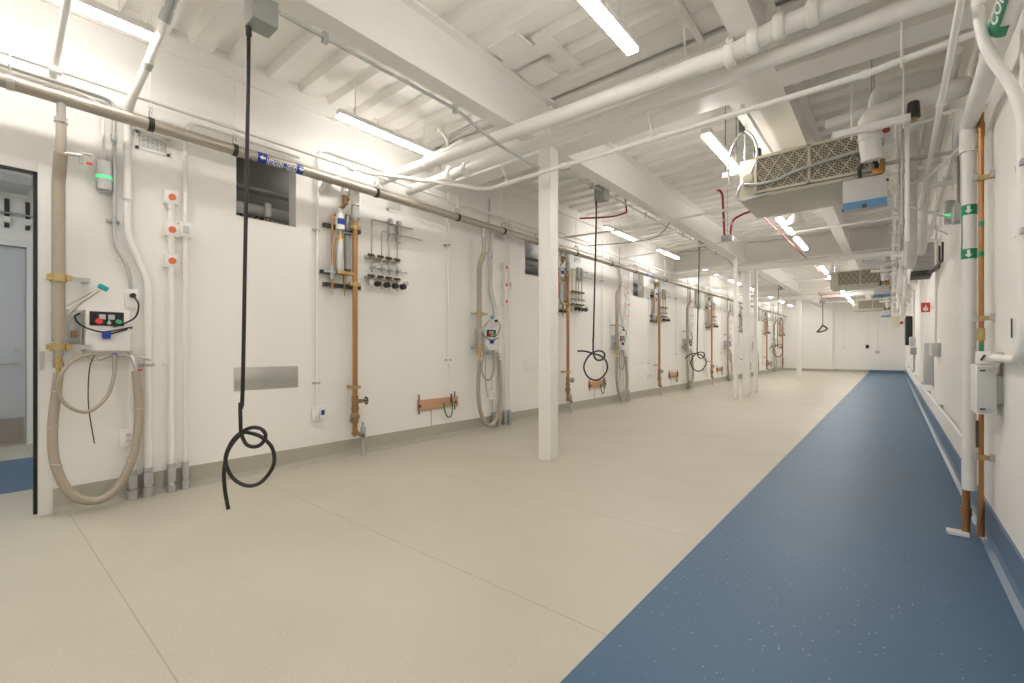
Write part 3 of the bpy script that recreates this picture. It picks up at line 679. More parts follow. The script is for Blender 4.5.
# white vertical conduit and grounding plank
t = conduit('conduit', [(CX2, 4.05, 3.3), (CX2, 4.05, .98), (CX2 + .015, 4.09, .86), (CX2 + .015, 4.09, .56)], .015, '', grp='grounding conduits', straps=((4.07, 1.0), (4.05, 2.5)))
MB().cyl((CX2 + .015, 4.09, .44), (CX2 + .015, 4.09, .57), .011).build('end_sleeve', 'dark', t)
rep(t, 'white conduit dropping to the grounding plank, %s', n=6)
t = thing('grounding_plank', '', 'plank', (XL, 3.9, .45), 'wooden grounding planks')
MB().bb(XL + .002, XL + .04, 3.58, 4.23, .385, .51, .003).build('board', 'wood', t)
for yy in (3.585, 4.18): MB().cyl((XL + .03, yy, .34), (XL + .03, yy, .58), .008).cyl((XL + .04, yy, .44), (XL + .055, yy, .44), .018, seg=6).build('anchor_rod', 'dark', t)
MB().tube(spline([(XL + .05, 3.97, .45), (XL + .06, 3.98, .34), (XL + .06, 4.03, .26), (XL + .06, 4.09, .27), (XL + .05, 4.12, .36), (XL + .05, 4.12, .47)]), .008, 8).build('ground_wire', 'greenwire', t)['label'] = 'green looped wire'
MB().cyl((XL + .004, 3.80, .17), (XL + .004, 3.80, .385), .003, seg=6).build('thin_wire', 'bronze', t)
rep(t, 'wooden plank with green ground wire loop low on the wall, %s', n=6)

# conduits crossing near the doorway ceiling
t = thing('flexible_conduit', 'grey ribbed flexible conduit dropping from the ceiling near the doorway', 'conduit', (XL + .2, .85, 3.3))
MB().tube(spline([(-3.7, .95, 3.68), (-3.78, .93, 3.58), (-3.86, .90, 3.46)]), lambda u: .03 + .003 * math.sin(u * 170), 12).tube([(-3.7, .95, 3.66), (-3.7, .95, 3.70)], .04).build('flex', 'galv', t)
m = MB(); m.tube(fillet([(-3.86, .90, 3.46), (-4.1, .84, 3.17), (-4.3, .795, 2.99), (XL + .035, .795, 2.9)], .08), .027, 12); m.build('tube', 'pipewhite', t)
m = MB(); m.cyl((-3.84, .905, 3.485), (-3.89, .893, 3.425), .037); m.cyl((-4.08, .845, 3.19), (-4.11, .838, 3.155), .034); m.loose('coupling', 'galv', t)
single(MB().cyl((XL, .40, 3.05), (-3.2, .40, 3.40), .021), 'cross_conduit', 'pipewhite', 'white conduit coming off the wall above the doorway corner', 'conduit')

# ------------------------------------------------------------------ cord drops
FWDR = V((.768, .640, 0)); 
def reel(x, y, zb, zl, R, label, tail='down'):
    t = thing('cord_drop', label, 'cord', (x, y, zb), 'cord drops from the beams')
    MB().bb(x - .07, x + .07, y - .07, y + .07, zb, zb + .2, .004).build('box', 'grey', t)
    px, py = x - .05, y - .05
    P = lambda a, z, d=0: (px + a * FWDR.x + d * -.64, py + a * FWDR.y + d * .768, z)
    # hanging cord, small loop, large loop, loose tail (shape in units of the large loop's radius)
    Q = [(228, -60), (228, 60), (229, 115), (240, 160), (262, 200), (300, 215), (342, 205), (370, 172), (374, 138), (350, 108), (310, 97), (270, 102), (232, 120), (190, 150), (150, 200), (118, 280), (125, 350), (170, 425), (250, 465), (330, 445), (395, 370), (415, 300), (395, 220), (330, 160), (260, 137)]
    Q += [(215, 137), (160, 185), (112, 265), (90, 380), (95, 500), (115, 620)] if tail == 'down' else [(215, 122), (150, 105), (95, 98), (40, 100)] if tail == 'up' else [(215, 125), (150, 130), (80, 165), (10, 225)]
    pts = [P(0, zb + .03), P(-.002, zb - .3), P(-.018, (zb + zl) / 2), P(-.036, zl + R * 1.6)]
    for k, (qx, qy) in enumerate(Q): pts.append(P((qx - 228) / 150 * R - .042, zl - (qy - 125) / 150 * R, .002 * k - .012))
    MB().tube(spline(pts, 5), .011, 10).build('cable', 'black', t)
    MB().cyl(P(0, zb + .005), P(0, zb - .05), .016).build('cord_grip', 'dark', t)
    return t
reel(-2.875, 1.13, 3.05, .655, .143, 'black cord with knotted loop hanging from grey box, in front of the doorway end')
reel(-2.9, 5.3, 3.06, 1.09, .155, 'black cord with loop hanging from grey box just behind the first column', 'up')
reel(-2.9, 9.4, 3.16, 1.05, .155, 'black cord with loop hanging from grey box, third from the doorway', 'left')
reel(-2.9, 17.6, 3.12, 1.26, .17, 'black cord with loop hanging from grey box beyond the column trio', 'left')
t = thing('cord_drop', 'short bundled black cord hanging high before the far wall', 'cord', (-2.2, 22.6, 3.0), 'cord drops from the beams')
MB().bb(-2.3, -2.1, 22.5, 22.7, 3.0, 3.15, .004).build('box', 'grey', t)
MB().cyl((-2.2, 22.6, 3.0), (-2.2, 22.6, 2.1), .014).tube(spline([(-2.2, 22.6, 2.1), (-2.3, 22.5, 1.93), (-2.38, 22.5, 1.83), (-2.2, 22.6, 1.86), (-2.06, 22.7, 1.96), (-2.2, 22.6, 2.1)]), .03).build('cable', 'black', t)

# grey conduit along the beam edges feeding the boxes
t = thing('beam_conduit', 'grey conduit clipped along the beam edge from the doorway cord box to the column', 'conduit', (-2.87, 1.2, 3.17))
MB().tube(fillet([(-2.862, 1.2, 3.19), (-2.862, 2.70, 3.19), (-2.64, 2.98, 2.93), (-2.80, 3.79, 3.01)], .08), .014).build('tube', 'galv', t)
MB().box((-2.862, 1.52, 3.19), (.036, .035, .07)).box((-2.862, 2.68, 3.19), (.036, .035, .07)).loose('beam_clip', 'galv', t)
t = thing('beam_conduit', 'grey conduit clipped along the beam edge behind the first column', 'conduit', (-2.87, 4.2, 3.17))
MB().tube(fillet([(-2.85, 3.97, 3.05), (-3.1, 4.3, 3.1), (-2.87, 4.6, 3.17), (-2.87, 11.1, 3.17), (-2.83, 11.7, 3.0), (-2.83, 12.1, 2.95)], .08), .014).build('tube', 'galv', t)
m = MB()
for yy in (5.0, 6.6, 8.2, 10.2): m.box((-2.87, yy, 3.17), (.03, .035, .07))
m.loose('beam_clip', 'galv', t)
t = thing('beam_conduit', 'grey conduit clipped along the beam edge beyond the column trio', 'conduit', (-2.87, 12.5, 3.17))
MB().tube(fillet([(-2.83, 12.35, 2.95), (-2.83, 12.8, 3.1), (-2.87, 13.6, 3.17), (-2.87, 20.2, 3.17)], .08), .014).build('tube', 'galv', t)

# ------------------------------------------------------------------ big transverse pipes
t = thing('drain_pipe', 'big white pipe with clamp couplings crossing the ceiling before the first column', 'pipe', (-2, 3.37, 3.22))
MB().tube(fillet([(XL, 3.08, 3.09), (-.78, 3.26, 3.105), (-.60, 3.28, 3.165), (XR, 3.28, 3.19)], .10), .058, 24).build('pipe', 'pipewhite', t)
def vic(m, x, y, z, r=.072):
    m.lathe((x - .035, y, z), (1, 0, 0), [(r - .002, 0), (r + .014, .006), (r + .02, .02), (r + .02, .05), (r + .014, .064), (r - .002, .07)], 20)
    for s in (-1, 1): m.box((x, y + s * .02, z + r + .02), (.05, .024, .045), None, .006)
    m.cyl((x, y - .06, z + r + .028), (x, y + .06, z + r + .028), .008)
for x, z in ((-.83, 3.105), (-.69, 3.135), (-.545, 3.166), (-.37, 3.170), (-3.75, 3.093)):
    m = MB(); vic(m, x, 3.13 if x < -3 else 3.272, z, .058); m.build('coupling', 'pipewhite', t)
t = thing('drain_pipe', 'second white pipe with couplings crossing just behind the big clamped pipe', 'pipe', (-2, 3.62, 3.2))
MB().cyl((XL, 3.44, 3.055), (XR, 3.45, 3.095), .055, seg=20).build('pipe', 'pipewhite', t)
for x in (-3.75, -3.5):
    m = MB(); vic(m, x, 3.44, 3.06, .055); m.build('coupling', 'pipewhite', t)
t = thing('branch_pipe', 'thin white sprinkler pipe bending across the room in front of the first column', 'pipe', (-2, 3.6, 2.85))
MB().tube(fillet([(-4.36, 2.75, 3.04), (-3.34, 3.58, 2.85), (-.13, 3.58, 2.85)], .12), .020, 12).tube(fillet([(-.13, 3.58, 2.85), (.0, 3.58, 2.865), (XR, 3.58, 2.90)], .05), .02, 12).build('pipe', 'pipewhite', t)
m = MB()
for x in (-2.35, -1.42, -.13): m.cyl((x - .025, 3.58, 2.85), (x + .025, 3.58, 2.85), .027)
m.loose('coupling', 'pipewhite', t)
for i, (x) in enumerate((-3.05, -1.5, .04)):
    h = thing('pipe_hanger', 'thin rod hanger on the bending sprinkler pipe, ' + ('before the column', 'above mid room', 'near the fan coil pipes')[i], 'hanger', (x, 3.58, 2.85), 'hangers of the sprinkler pipe')
    zt = 3.04
    MB().cyl((x, 3.58, 2.88), (x, 3.47, zt), .005, seg=6).build('rod', 'pipewhite', h); MB().torus((x, 3.58, 2.855), (1, 0, 0), .026, .005, n=14).build('ring', 'pipewhite', h)
for i, (yy) in enumerate((12.0, 20.2)):
    single(MB().tube([(XL, yy, 3.05), (XR, yy - .05, 3.09)], .075, 18), 'drain_pipe', 'pipewhite', ('white pipe crossing the ceiling at the column trio', 'white pipe crossing the ceiling far beyond the column trio')[i], 'pipe', org=(-2, yy, 3.05))
for i, (yy, z) in enumerate(((6.9, 3.1), (9.2, 3.15), (15.6, 3.1), (18.2, 3.12), (23.4, 3.1))):
    single(MB().tube(fillet([(XL + .1, yy - .3, 3.06), (-3.5, yy, z), (.3, yy, z + .02)], .1), .018), 'branch_pipe', 'pipewhite', 'thin white sprinkler branch pipe crossing the ceiling, %s beyond the first column' % ORD[i], 'pipe', 'sprinkler branches', org=(-2, yy, z))
single(MB().cyl((-1.198, .3, 3.652), (-1.198, 3.85, 3.652), .026), 'conduit_run', 'pipewhite', 'white pipe along the deck between the two ceiling beams', 'pipe', org=(-1.198, 2, 3.652))
single(MB().tube(fillet([(-.96, 4.15, 3.17), (-.96, 4.9, 3.17), (-.96, 6.4, 3.17)], .05), .018), 'conduit_run', 'pipewhite', 'thin white conduit on the flat soffit above the fan coil', 'conduit', org=(-1.02, 5, 3.16))
t = thing('deck_conduit', 'grey conduit arching under the deck above the second long wall light', 'conduit', (-4.0, 3.9, 3.5))
MB().tube(spline([(-4.16, 3.66, 3.30), (-4.20, 3.66, 3.46), (-4.02, 3.66, 3.60), (-3.6, 3.66, 3.665), (-3.2, 3.66, 3.668)]), .013, 10).build('tube', 'galv', t)
t = thing('sprinkler_tee', 'white sprinkler elbow and tee below the deck beside the big clamped pipe', 'pipe', (-3.5, 3.3, 3.3))
MB().tube(fillet([(-3.85, 3.28, 3.26), (-3.5, 3.28, 3.27), (-3.38, 3.28, 3.30), (-3.38, 3.28, 3.15)], .05), .022, 12).tube(fillet([(-3.62, 3.28, 3.27), (-3.62, 3.28, 3.36), (-3.62, 3.20, 3.42)], .03), .016, 10).build('pipe', 'pipewhite', t)
MB().lathe((-3.62, 3.185, 3.43), (0, -1, .4), [(.03, 0), (.035, .01), (.02, .03)], 14).build('sprinkler_head', 'steel', t)
t = thing('sagging_cable', 'grey cable sagging below the deck beyond the second cord box', 'cable', (-2.9, 7.2, 3.3))
MB().tube(spline([(-2.70, 7.2, 3.20), (-2.8, 7.2, 3.06), (-2.95, 7.2, 2.96), (-3.2, 7.2, 2.94), (-3.7, 7.2, 2.96), (-4.2, 7.2, 3.0)]), .010, 8).build('cable', 'grey', t)
for i, z in enumerate((3.10, 2.97)):
    single(MB().tube(fillet([(-2.06 + .06 * i, 20.05, z + .12), (-2.06 + .06 * i, 20.05, z), (-1.35, 20.0, z + .01)], .05), .011, 8), 'alarm_conduit', 'red', ('upper red conduit crossing the far girder', 'lower red conduit crossing the far girder')[i], 'conduit', org=(-2, 20, z))
# deck patch plates
t = thing('deck_patch', 'white deck opening patch framed with steel angles near the first beam', 'patch', (-2.15, 3.1, 3.66))
MB().bb(-2.25, -2.13, 2.95, 3.55, 3.655, 3.679).bb(-2.6, -2.3, 2.80, 3.02, 3.655, 3.679).bb(-2.62, -2.35, 3.25, 3.5, 3.655, 3.679).build('angle_frame', 'ceil', t, smooth=False)
# wires and loops above the near middle light
t = thing('light_wiring', 'loose white wiring looped beside the middle ceiling light', 'wire', (-1.25, 2.8, 3.5))
MB().tube(spline([(-1.36, 2.3, 3.36), (-1.30, 2.5, 3.50), (-1.28, 2.65, 3.4), (-1.27, 2.85, 3.45), (-1.25, 3.0, 3.62), (-1.22, 3.2, 3.66), (-1.2, 3.4, 3.6), (-1.2, 3.5, 3.35)]), .008, 8).build('wire', 'pipewhite', t)
m = MB().tube(spline([(-1.36, 2.2, 3.36), (-1.33, 2.4, 3.55), (-1.30, 2.3, 3.62), (-1.27, 2.15, 3.58), (-1.30, 2.25, 3.45)]), .007, 8); m.build('wire', 'pipewhite', t)

# red fire alarm conduits
t = thing('alarm_conduit', 'pair of red fire alarm conduits dropping from the deck before the column trio', 'conduit', (-2.0, 7.7, 3.3))
for p in ([(-2.18, 7.7, 3.70), (-2.10, 7.7, 3.66), (-2.07, 7.7, 3.58), (-2.04, 7.7, 2.92)], [(-1.35, 7.8, 3.28), (-1.75, 7.8, 3.27), (-1.93, 7.8, 3.2), (-1.955, 7.75, 3.10), (-1.955, 7.72, 2.92)]):
    MB().tube(fillet(p, .1), .017, 10).build('tube', 'red', t)
MB().cyl((-2.045, 7.7, 3.16), (-2.045, 7.7, 3.20), .021).cyl((-1.955, 7.75, 3.10), (-1.955, 7.74, 3.14), .021).loose('coupling', 'lightgrey', t)
MB().bb(-2.08, -1.92, 7.66, 7.76, 2.84, 2.93, .004).build('box', 'lightgrey', t)
MB().cyl((-2.0, 7.71, 2.93), (-2.0, 7.71, ZD), .004, seg=6).build('rod', 'galv', t)
single(MB().cyl((-1.48, 6.3, 3.10), (-1.40, 24, 3.22), .010), 'alarm_conduit', 'red', 'long red conduit running beside the mid room lights', 'conduit', org=(-1.46, 6, 3.17))
t = thing('alarm_conduit', 'short red conduit bends above the second long wall light', 'conduit', (-3.4, 6.3, 3.5))
MB().tube(spline([(-3.3, 6.9, 3.66), (-3.32, 6.85, 3.60), (-3.32, 6.9, 3.36)]), .014).tube(spline([(-3.32, 6.9, 3.36), (-3.5, 6.7, 3.28), (-3.9, 6.4, 3.26)]), .014).build('tube', 'red', t)
# ceiling sensor dome and sprinkler heads
t = thing('ceiling_sensor', 'grey dome fixture hanging beyond the first fan coil', 'sensor', (-1.12, 8.0, 3.1))
MB().lathe((-1.12, 8.0, 3.0), (0, 0, 1), [(.13, 0), (.13, .03), (.11, .09), (.06, .15), (.03, .18)], 18).build('dome', 'white', t); MB().cyl((-1.12, 8.0, 3.17), (-1.12, 8.0, ZD), .012).build('stem', 'galv', t)
t = thing('emergency_light', 'small white emergency light hung on a rod beside the first fan coil', 'light', (-1.24, 4.9, 2.85))
MB().box((-1.24, 4.9, 2.88), (.15, .07, .05), None, .01).build('body', 'white', t); MB().cyl((-1.29, 4.9, 2.90), (-1.29, 4.9, ZD + .07), .004, seg=6).cyl((-1.19, 4.9, 2.90), (-1.19, 4.9, ZD + .07), .004, seg=6).loose('rod', 'dark', t)

# ------------------------------------------------------------------ fan coil units
UY = [4.65, 12.75, 20.9]
def fan_coil(dy, label, first):
    y = UY[0] + dy; z0, z1 = 2.53, 2.90; x0, x1 = -1.10, -.10
    t = thing('fan_coil_unit', label, 'air conditioner', (-.6, y, z0), 'fan coil units')
    MB().bb(x0, x1, y + .01, y + .74, z0 + .03, z1, .006).build('cabinet', 'beigebox', t)
    MB().bb(x0 - .005, x1 + .005, y - .005, y + .75, z0, z0 + .03, .004).build('drain_pan', 'soffit', t)
    m = MB(); f = .022; gx0, gx1 = -.95, -.15
    for a, b in ((gx0 - f, gx0), (-.56, -.54), (gx1, gx1 + f)): m.bb(a, b, y - .02, y + .012, z0 + .035, z1)
    m.bb(gx0, gx1, y - .02, y + .012, z1 - f, z1); m.bb(gx0, gx1, y - .02, y + .012, z0 + .035, z0 + .035 + f)
    m.build('grille_frame', 'beigebox', t, smooth=False)
    for a, b in ((gx0, -.56), (-.54, gx1)):
        g = MB().bb(a, b, y - .004, y + .011, z0 + .055, z1 - .02).build('filter_screen', 'grille', t, smooth=False)
        m = MB(); n = 2; w = (b - a) / n; za, zb = z0 + .057, z1 - .022; zm = (za + zb) / 2
        for k in range(n):
            for (p, q) in (((a + k * w, za), (a + (k + 1) * w, zb)), ((a + k * w, zb), (a + (k + 1) * w, za))):
                m.bar((p[0], y - .008, p[1]), (q[0], y - .008, q[1]), .007, .006)
            for (p, q) in (((a + k * w, zm), (a + (k + .5) * w, zb)), ((a + (k + .5) * w, zb), (a + (k + 1) * w, zm)), ((a + k * w, zm), (a + (k + .5) * w, za)), ((a + (k + .5) * w, za), (a + (k + 1) * w, zm))):
                m.bar((p[0], y - .009, p[1]), (q[0], y - .009, q[1]), .006, .005)
        m.build('lattice', 'beigebox', t, g, smooth=False)
    m = MB(); m.lathe((x0 + .07, y + .01, z0 + .19), (0, -1, 0), [(.055, 0), (.06, .02), (.05, .03), (.035, .032)], 18); m.build('blower_port', 'beigebox', t)
    m = MB()
    for xx in (x0 + .03, x1 - .03):
        for yy in (y + .06, y + .68): m.cyl((xx, yy, z1 - .01), (xx, yy, ZD), .006, seg=6)
    m.loose('hanger_rod', 'galv', t)
    c = MB().bb(-.31, -.03, y - .10, y - .02, z0 - .27 + .0, z0 - .03, .005).build('control_box', 'lightgrey', t)
    MB().bb(-.308, -.032, y - .104, y - .10, z0 - .268, z0 - .21).build('peeling_film', 'bluefilm', t, c)['label'] = 'blue protective film'
    MB().box((-.17, y - .106, z0 - .255), (.03, .006, .03)).box((-.31, y - .09, z0 - .26), (.016, .02, .02)).box((-.03, y - .09, z0 - .08), (.016, .02, .02)).loose('latch', 'dark', t, c)
    MB().tube(spline([(-.20, y - .06, z0 - .03), (-.20, y - .06, z0 + .06), (-.15, y - .07, z0 + .12), (-.10, y - .05, z0 + .08), (-.10, y - .02, z0 + .02)]), .014, 10).build('black_hose', 'black', t, c)
    m = MB(); m.box((-.09, y - .05, z0 + .01), (.07, .05, .05), None, .006); m.cyl((-.06, y - .05, z0), (-.06, y - .05, z0 + .1), .016); m.build('copper_fitting', 'copper', t)
    if first:
        m = MB(); m.tube(spline([(-1.06, y - .02, z0 + .16), (-1.09, y - .05, z0 + .10), (-1.11, y - .06, z0 + .02), (-1.06, y - .06, z0 - .02), (-.95, y - .05, z0 - .01), (-.86, y - .04, z0 + .0)]), .014, 10)
        m.tube(spline([(-1.05, y - .04, z0 + .13), (-.9, y - .06, z0 + .10), (-.76, y - .07, z0 + .11), (-.62, y - .07, z0 + .15), (-.3, y - .07, z0 + .19), (-.05, y - .07, z0 + .21)]), .014, 10)
        m.tube(spline([(-1.18, y, z0 + .16), (-1.2, y, z0 + .35), (-1.15, y, z0 + .55), (-1.06, y, z0 + .64), (-.98, y, z0 + .55), (-.95, y, z0 + .40), (-1.0, y - .01, z0 + .24)]), .011, 10)
        m.build('flexible_conduit', 'galv', t)
        MB().box((-1.08, y, z0 + .70), (.045, .04, .14), None, .004).box((-.97, y + .1, z0 + .44), (.06, .06, .09), None, .01).loose('wiring_device', 'dark', t)
    return t
for i, yy in enumerate(UY):
    fan_coil(yy - UY[0], ('beige fan coil with mesh grille hanging nearest, beyond the first beam', 'beige fan coil with mesh grille hanging beyond the column trio', 'beige fan coil hanging farthest, just before the far wall')[i], i == 0)

# insulated connections
for i, yy in enumerate(UY):
    g = ('first', 'second', 'third')[i]; y = yy - .2
    a = thing('insulated_pipe', 'fat white insulated pipe elbowing down into the %s fan coil, lower of two' % g, 'pipe', (0, y, 3.0), 'insulated fan coil pipes')
    MB().tube(fillet([(.39, y + .3, 3.10), (.36, y, 2.97), (-.14, y, 2.93), (-.14, y, 2.80), (-.12, y + .03, 2.60)], .12), .070, 18).build('pipe', 'insul', a)
    MB().lathe((-.13, y, 2.86), (0, 0, 1), [(.07, 0), (.079, .01), (.079, .04), (.07, .05)], 18).lathe((-.13, y, 2.74), (0, 0, 1), [(.07, 0), (.079, .01), (.079, .04), (.07, .05)], 18).loose('joint_band', 'insul', a)
    MB().torus((-.035, y - .075, 2.77), (0, 1, 0), .016, .007).cyl((-.035, y - .03, 2.77), (-.035, y - .09, 2.77), .008).build('red_handle', 'red', a)
    b = thing('insulated_pipe', 'fat white insulated pipe turning above the %s fan coil, upper of two' % g, 'pipe', (0, y + .12, 3.18), 'insulated fan coil pipes')
    MB().tube(fillet([(-.06, y + .36, 2.88), (-.09, y + .14, 2.98), (-.09, y + .14, 3.17), (.24, y + .14, 3.16), (.26, y + .4, 3.2)], .09), .060, 18).build('pipe', 'insul', b)
    c = thing('trapeze_hanger', 'white strut trapeze in front of the %s fan coil pipes' % g, 'hanger', (-.1, y - .14, 2.8), 'trapezes by the fan coils')
    MB().bb(-.36, .10, y - .16, y - .11, 2.77, 2.82, .004).build('strut', 'steelwhite', c)
    m = MB()
    for x in (-.24, .06): m.cyl((x, y - .135, 2.73), (x, y - .135, ZD), .006, seg=6)
    m.loose('rod', 'steelwhite', c)
    d = thing('insulated_pipe', 'short white insulated stub beside the %s fan coil grille' % g, 'pipe', (-.3, y + .1, 2.98), 'insulated fan coil pipes')
    MB().cyl((-.42, y + .05, 2.97), (-.16, y + .05, 2.99), .04).build('pipe', 'insul', d)
    v = thing('actuator', 'black valve actuator under the %s fan coil pipes' % g, 'actuator', (.12, y - .1, 2.85), 'pipe actuators')
    MB().cyl((.115, y - .1, 2.80), (.115, y - .1, 2.90), .04, .036).sph((.115, y - .1, 2.9), .036, (1, 1, .6)).build('body', 'black', v)
    MB().cyl((.115, y - .1, 2.775), (.115, y - .1, 2.80), .022).build('base', 'brass', v)

# ------------------------------------------------------------------ pipe rack along the right wall ceiling
RUN = [(.03, 3.10, .014, 'pipewhite', 'thin white conduit'), (.13, 2.95, .05, 'insul', 'insulated white pipe'), (.22, 2.60, .015, 'pipewhite', 'white conduit'), (.24, 3.0, .045, 'insul', 'insulated white pipe'), (.33, 3.12, .03, 'pipewhite', 'white pipe'), (.39, 2.78, .015, 'pipewhite', 'white conduit'), (.07, 2.78, .012, 'galv', 'grey conduit')]
DESC = ['nearest the fan coils', 'beside the fan coil pipes', 'lowest of the ceiling pipes', 'in the middle of the ceiling pipes', 'highest near the walkway wall', 'against the walkway wall', 'just under its neighbours']
for i, (x, z, r, mt, nm) in enumerate(RUN):
    y0 = (5.2, 4.9, .7, 5.0, 4.2, .6, 5.4)[i]
    m = MB(); pts = [(x, y0, z), (x, 27.9, z)]
    t = thing('ceiling_pipe', '%s running along the walkway ceiling, %s' % (nm, DESC[i]), 'pipe', (x, y0, z), 'pipes along the walkway ceiling')
    MB().tube(pts, r, 14).build('pipe', mt, t)
    m = MB(); yy = y0 + .6
    while yy < 27: m.cyl((x, yy - .03, z), (x, yy + .03, z), r + .007, seg=12); yy += 2.4
    m.loose('coupling', mt, t)
for i in range(11):
    yy = 5.9 + 2.05 * i
    t = thing('trapeze_hanger', 'white strut trapeze under the walkway ceiling pipes, %s beyond the first fan coil' % ORD[i], 'hanger', (.2, yy, 2.7), 'trapezes of the walkway pipes')
    MB().bb(-.02, .45, yy - .02, yy + .02, 2.68, 2.72).bb(-.02, .45, yy - .02, yy + .02, 2.88, 2.91).loose('strut', 'steelwhite', t, None, False)
    m = MB()
    for x in (0, .43): m.cyl((x, yy, 2.62), (x, yy, ZD), .006, seg=6)
    m.loose('rod', 'steelwhite', t)
# vertical drops in the rack
DR = [(.056, 4.62, 1.98, 3.0, .014, 'galv', 'galvanised drop pipe below the pipe rack beside the first fan coil box'),
      (.13, 5.4, 1.95, 2.95, .04, 'insul', 'insulated drop pipe behind the galvanised drop'),
      (.24, 6.3, 2.2, 3.0, .036, 'insul', 'insulated drop pipe midway to the green alarm beacon'),
      (.13, 7.4, 2.25, 2.95, .036, 'insul', 'insulated drop pipe beside the wall unit heater'),
      (.24, 10.2, 2.3, 3.0, .036, 'insul', 'insulated drop pipe beyond the wall unit heater'),
      (.13, 11.9, 2.3, 2.95, .036, 'insul', 'insulated drop pipe before the second fan coil'),
      (.24, 14.0, 2.3, 3.0, .036, 'insul', 'insulated drop pipe past the second fan coil'),
      (.13, 17.5, 2.3, 2.95, .036, 'insul', 'insulated drop pipe between the second and third fan coils'),
      (.24, 19.8, 2.3, 3.0, .036, 'insul', 'insulated drop pipe before the third fan coil')]
for (x, y, z0, z1, r, mt, lb) in DR:
    t = thing('drop_pipe', lb, 'pipe', (x, y, z0), 'drop pipes')
    MB().tube(fillet([(x, y, z1), (x, y, z0 + .02), (x, y + .5, z0), (x, y + .5, z1)], .09), r, 14).build('pipe', mt, t)
    MB().cyl((x, y, z0 + .12), (x, y, z0 + .16), r + .008).cyl((x, y, (z0 + z1) / 2), (x, y, (z0 + z1) / 2 + .04), r + .008).loose('joint', mt, t)
t = thing('drop_conduit', 'white conduit stepping off the walkway wall and dropping beside the galvanised pipe', 'conduit', (.08, 4.5, 2))
MB().tube(fillet([(.44, 4.45, 2.84), (.085, 4.5, 2.80), (.085, 4.52, 1.95)], .03), .014).build('tube', 'pipewhite', t)
single(MB().bar((-.12, 4.75, 2.64), (.46, 4.75, 2.62), .04, .02), 'cross_strut', 'galv', 'dark strut crossing under the pipe rack by the first fan coil', 'strut', org=(.1, 4.75, 2.63))
single(MB().tube(fillet([(.44, 4.0, 2.66), (.40, 4.3, 2.55), (.20, 4.9, 2.5), (.0, 5.1, 2.52)], .1), .014), 'cross_conduit', 'pipewhite', 'white conduit sagging diagonally across the pipe rack', 'conduit', org=(.3, 4.5, 2.55))
for i, (p, q) in enumerate((((.06, 4.7, 2.28), (.40, 5.6, 2.3)), ((.0, 5.8, 2.5), (.44, 6.6, 2.35)), ((.02, 7.0, 2.45), (.44, 7.2, 2.4)), ((.0, 8.9, 2.52), (.44, 9.0, 2.5)), ((.0, 10.9, 2.5), (.44, 11.2, 2.45)))):
    single(MB().tube([p, q], .009, 8), 'cross_conduit', 'pipewhite', 'thin white conduit crossing below the pipe rack, %s past the first fan coil' % ORD[i], 'conduit', 'thin conduits below the pipe rack', org=p)

# condensate pipe and riser
t = thing('condensate_pipe', 'fat white pipe with green condensate labels dropping down the walkway wall', 'pipe', (.37, 3.99, 0))
MB().tube(fillet([(.36, -2.5, 2.46), (.36, 3.95, 2.53)], .1), .042, 20).sph((.36, 3.96, 2.53), .047).tube([(.363, 3.97, 2.54), (.363, 3.97, .28)], .035, 18).cyl((.363, 3.97, 2.36), (.363, 3.97, 2.50), .046).build('pipe', 'insul', t)
lb = pipe_patch(1.6, 2.78, -62, 12, .0445, .36, 2.513, -1).build('pipe_label', 'greenlabel', t)
MB.build(pipe_patch(2.74, 2.82, -100, 60, .0455, .36, 2.516, -1), 'end_band', 'greenlabel', t, lb)
def fnc(u, v): a = math.radians(-45) + v / .045; return (.36 - .0465 * math.cos(a), 2.73 - u * .70, 2.513 + .0465 * math.sin(a))
lt = text_obj('lettering', 'CONDENSATE', .052, fnc, 'letter', t); lt.parent = lb
# riser flow label facing the room (-Y / -X side)
def vpatch(z0, z1, a0, a1, R, x, y, n=10):
    mb = MB(); bm = mb.bm; ro = []
    for i in range(n + 1):
        a = math.radians(a0 + (a1 - a0) * i / n)
        ro.append([bm.verts.new((x + rr * math.cos(a), y + rr * math.sin(a), z)) for z, rr in ((z0, R), (z1, R), (z1, R - .002), (z0, R - .002))])
    for p, q in zip(ro, ro[1:]):
        for k in range(4): bm.faces.new((p[k], p[(k + 1) % 4], q[(k + 1) % 4], q[k]))
    bm.faces.new(ro[0][::-1]); bm.faces.new(ro[-1]); return mb
for zz in (1.97, 1.70):
    l2 = vpatch(zz, zz + .062, -190, -10, .0372, .363, 3.97).build('flow_band', 'greenlabel', t)
    q = []
    for (u, v) in ((0, .008), (.018, .026), (.007, .026), (.007, .054), (-.007, .054), (-.007, .026), (-.018, .026)):
        a = math.radians(-98) + u / .038; q.append((.363 + .0378 * math.cos(a), 3.97 + .0378 * math.sin(a), zz + v))
    MB().prism(q, (-.0002, -.001, 0)).build('flow_arrow', 'letter', t, l2, smooth=False)
l2 = vpatch(1.76, 1.97, -195, -150, .0368, .363, 3.97).build('side_label', 'greenlabel', t)
def fnr(u, v): a = math.radians(-160) - v / .038; return (.363 + .0376 * math.cos(a), 3.97 + .0376 * math.sin(a), 1.95 - u * .17)
lt = text_obj('lettering', 'CONDENSATE', .026, fnr, 'letter', t); lt.parent = l2
MB().cyl((.35, 3.97, .02), (.35, 3.97, .28), .02).cyl((.35, 3.97, .12), (.35, 3.97, .17), .027).cyl((.41, 3.92, .02), (.41, 3.92, .24), .016).build('copper_tail', 'copper', t)
MB().bb(.26, .36, 3.90, 3.98, .002, .02).build('floor_pad', 'white', t)

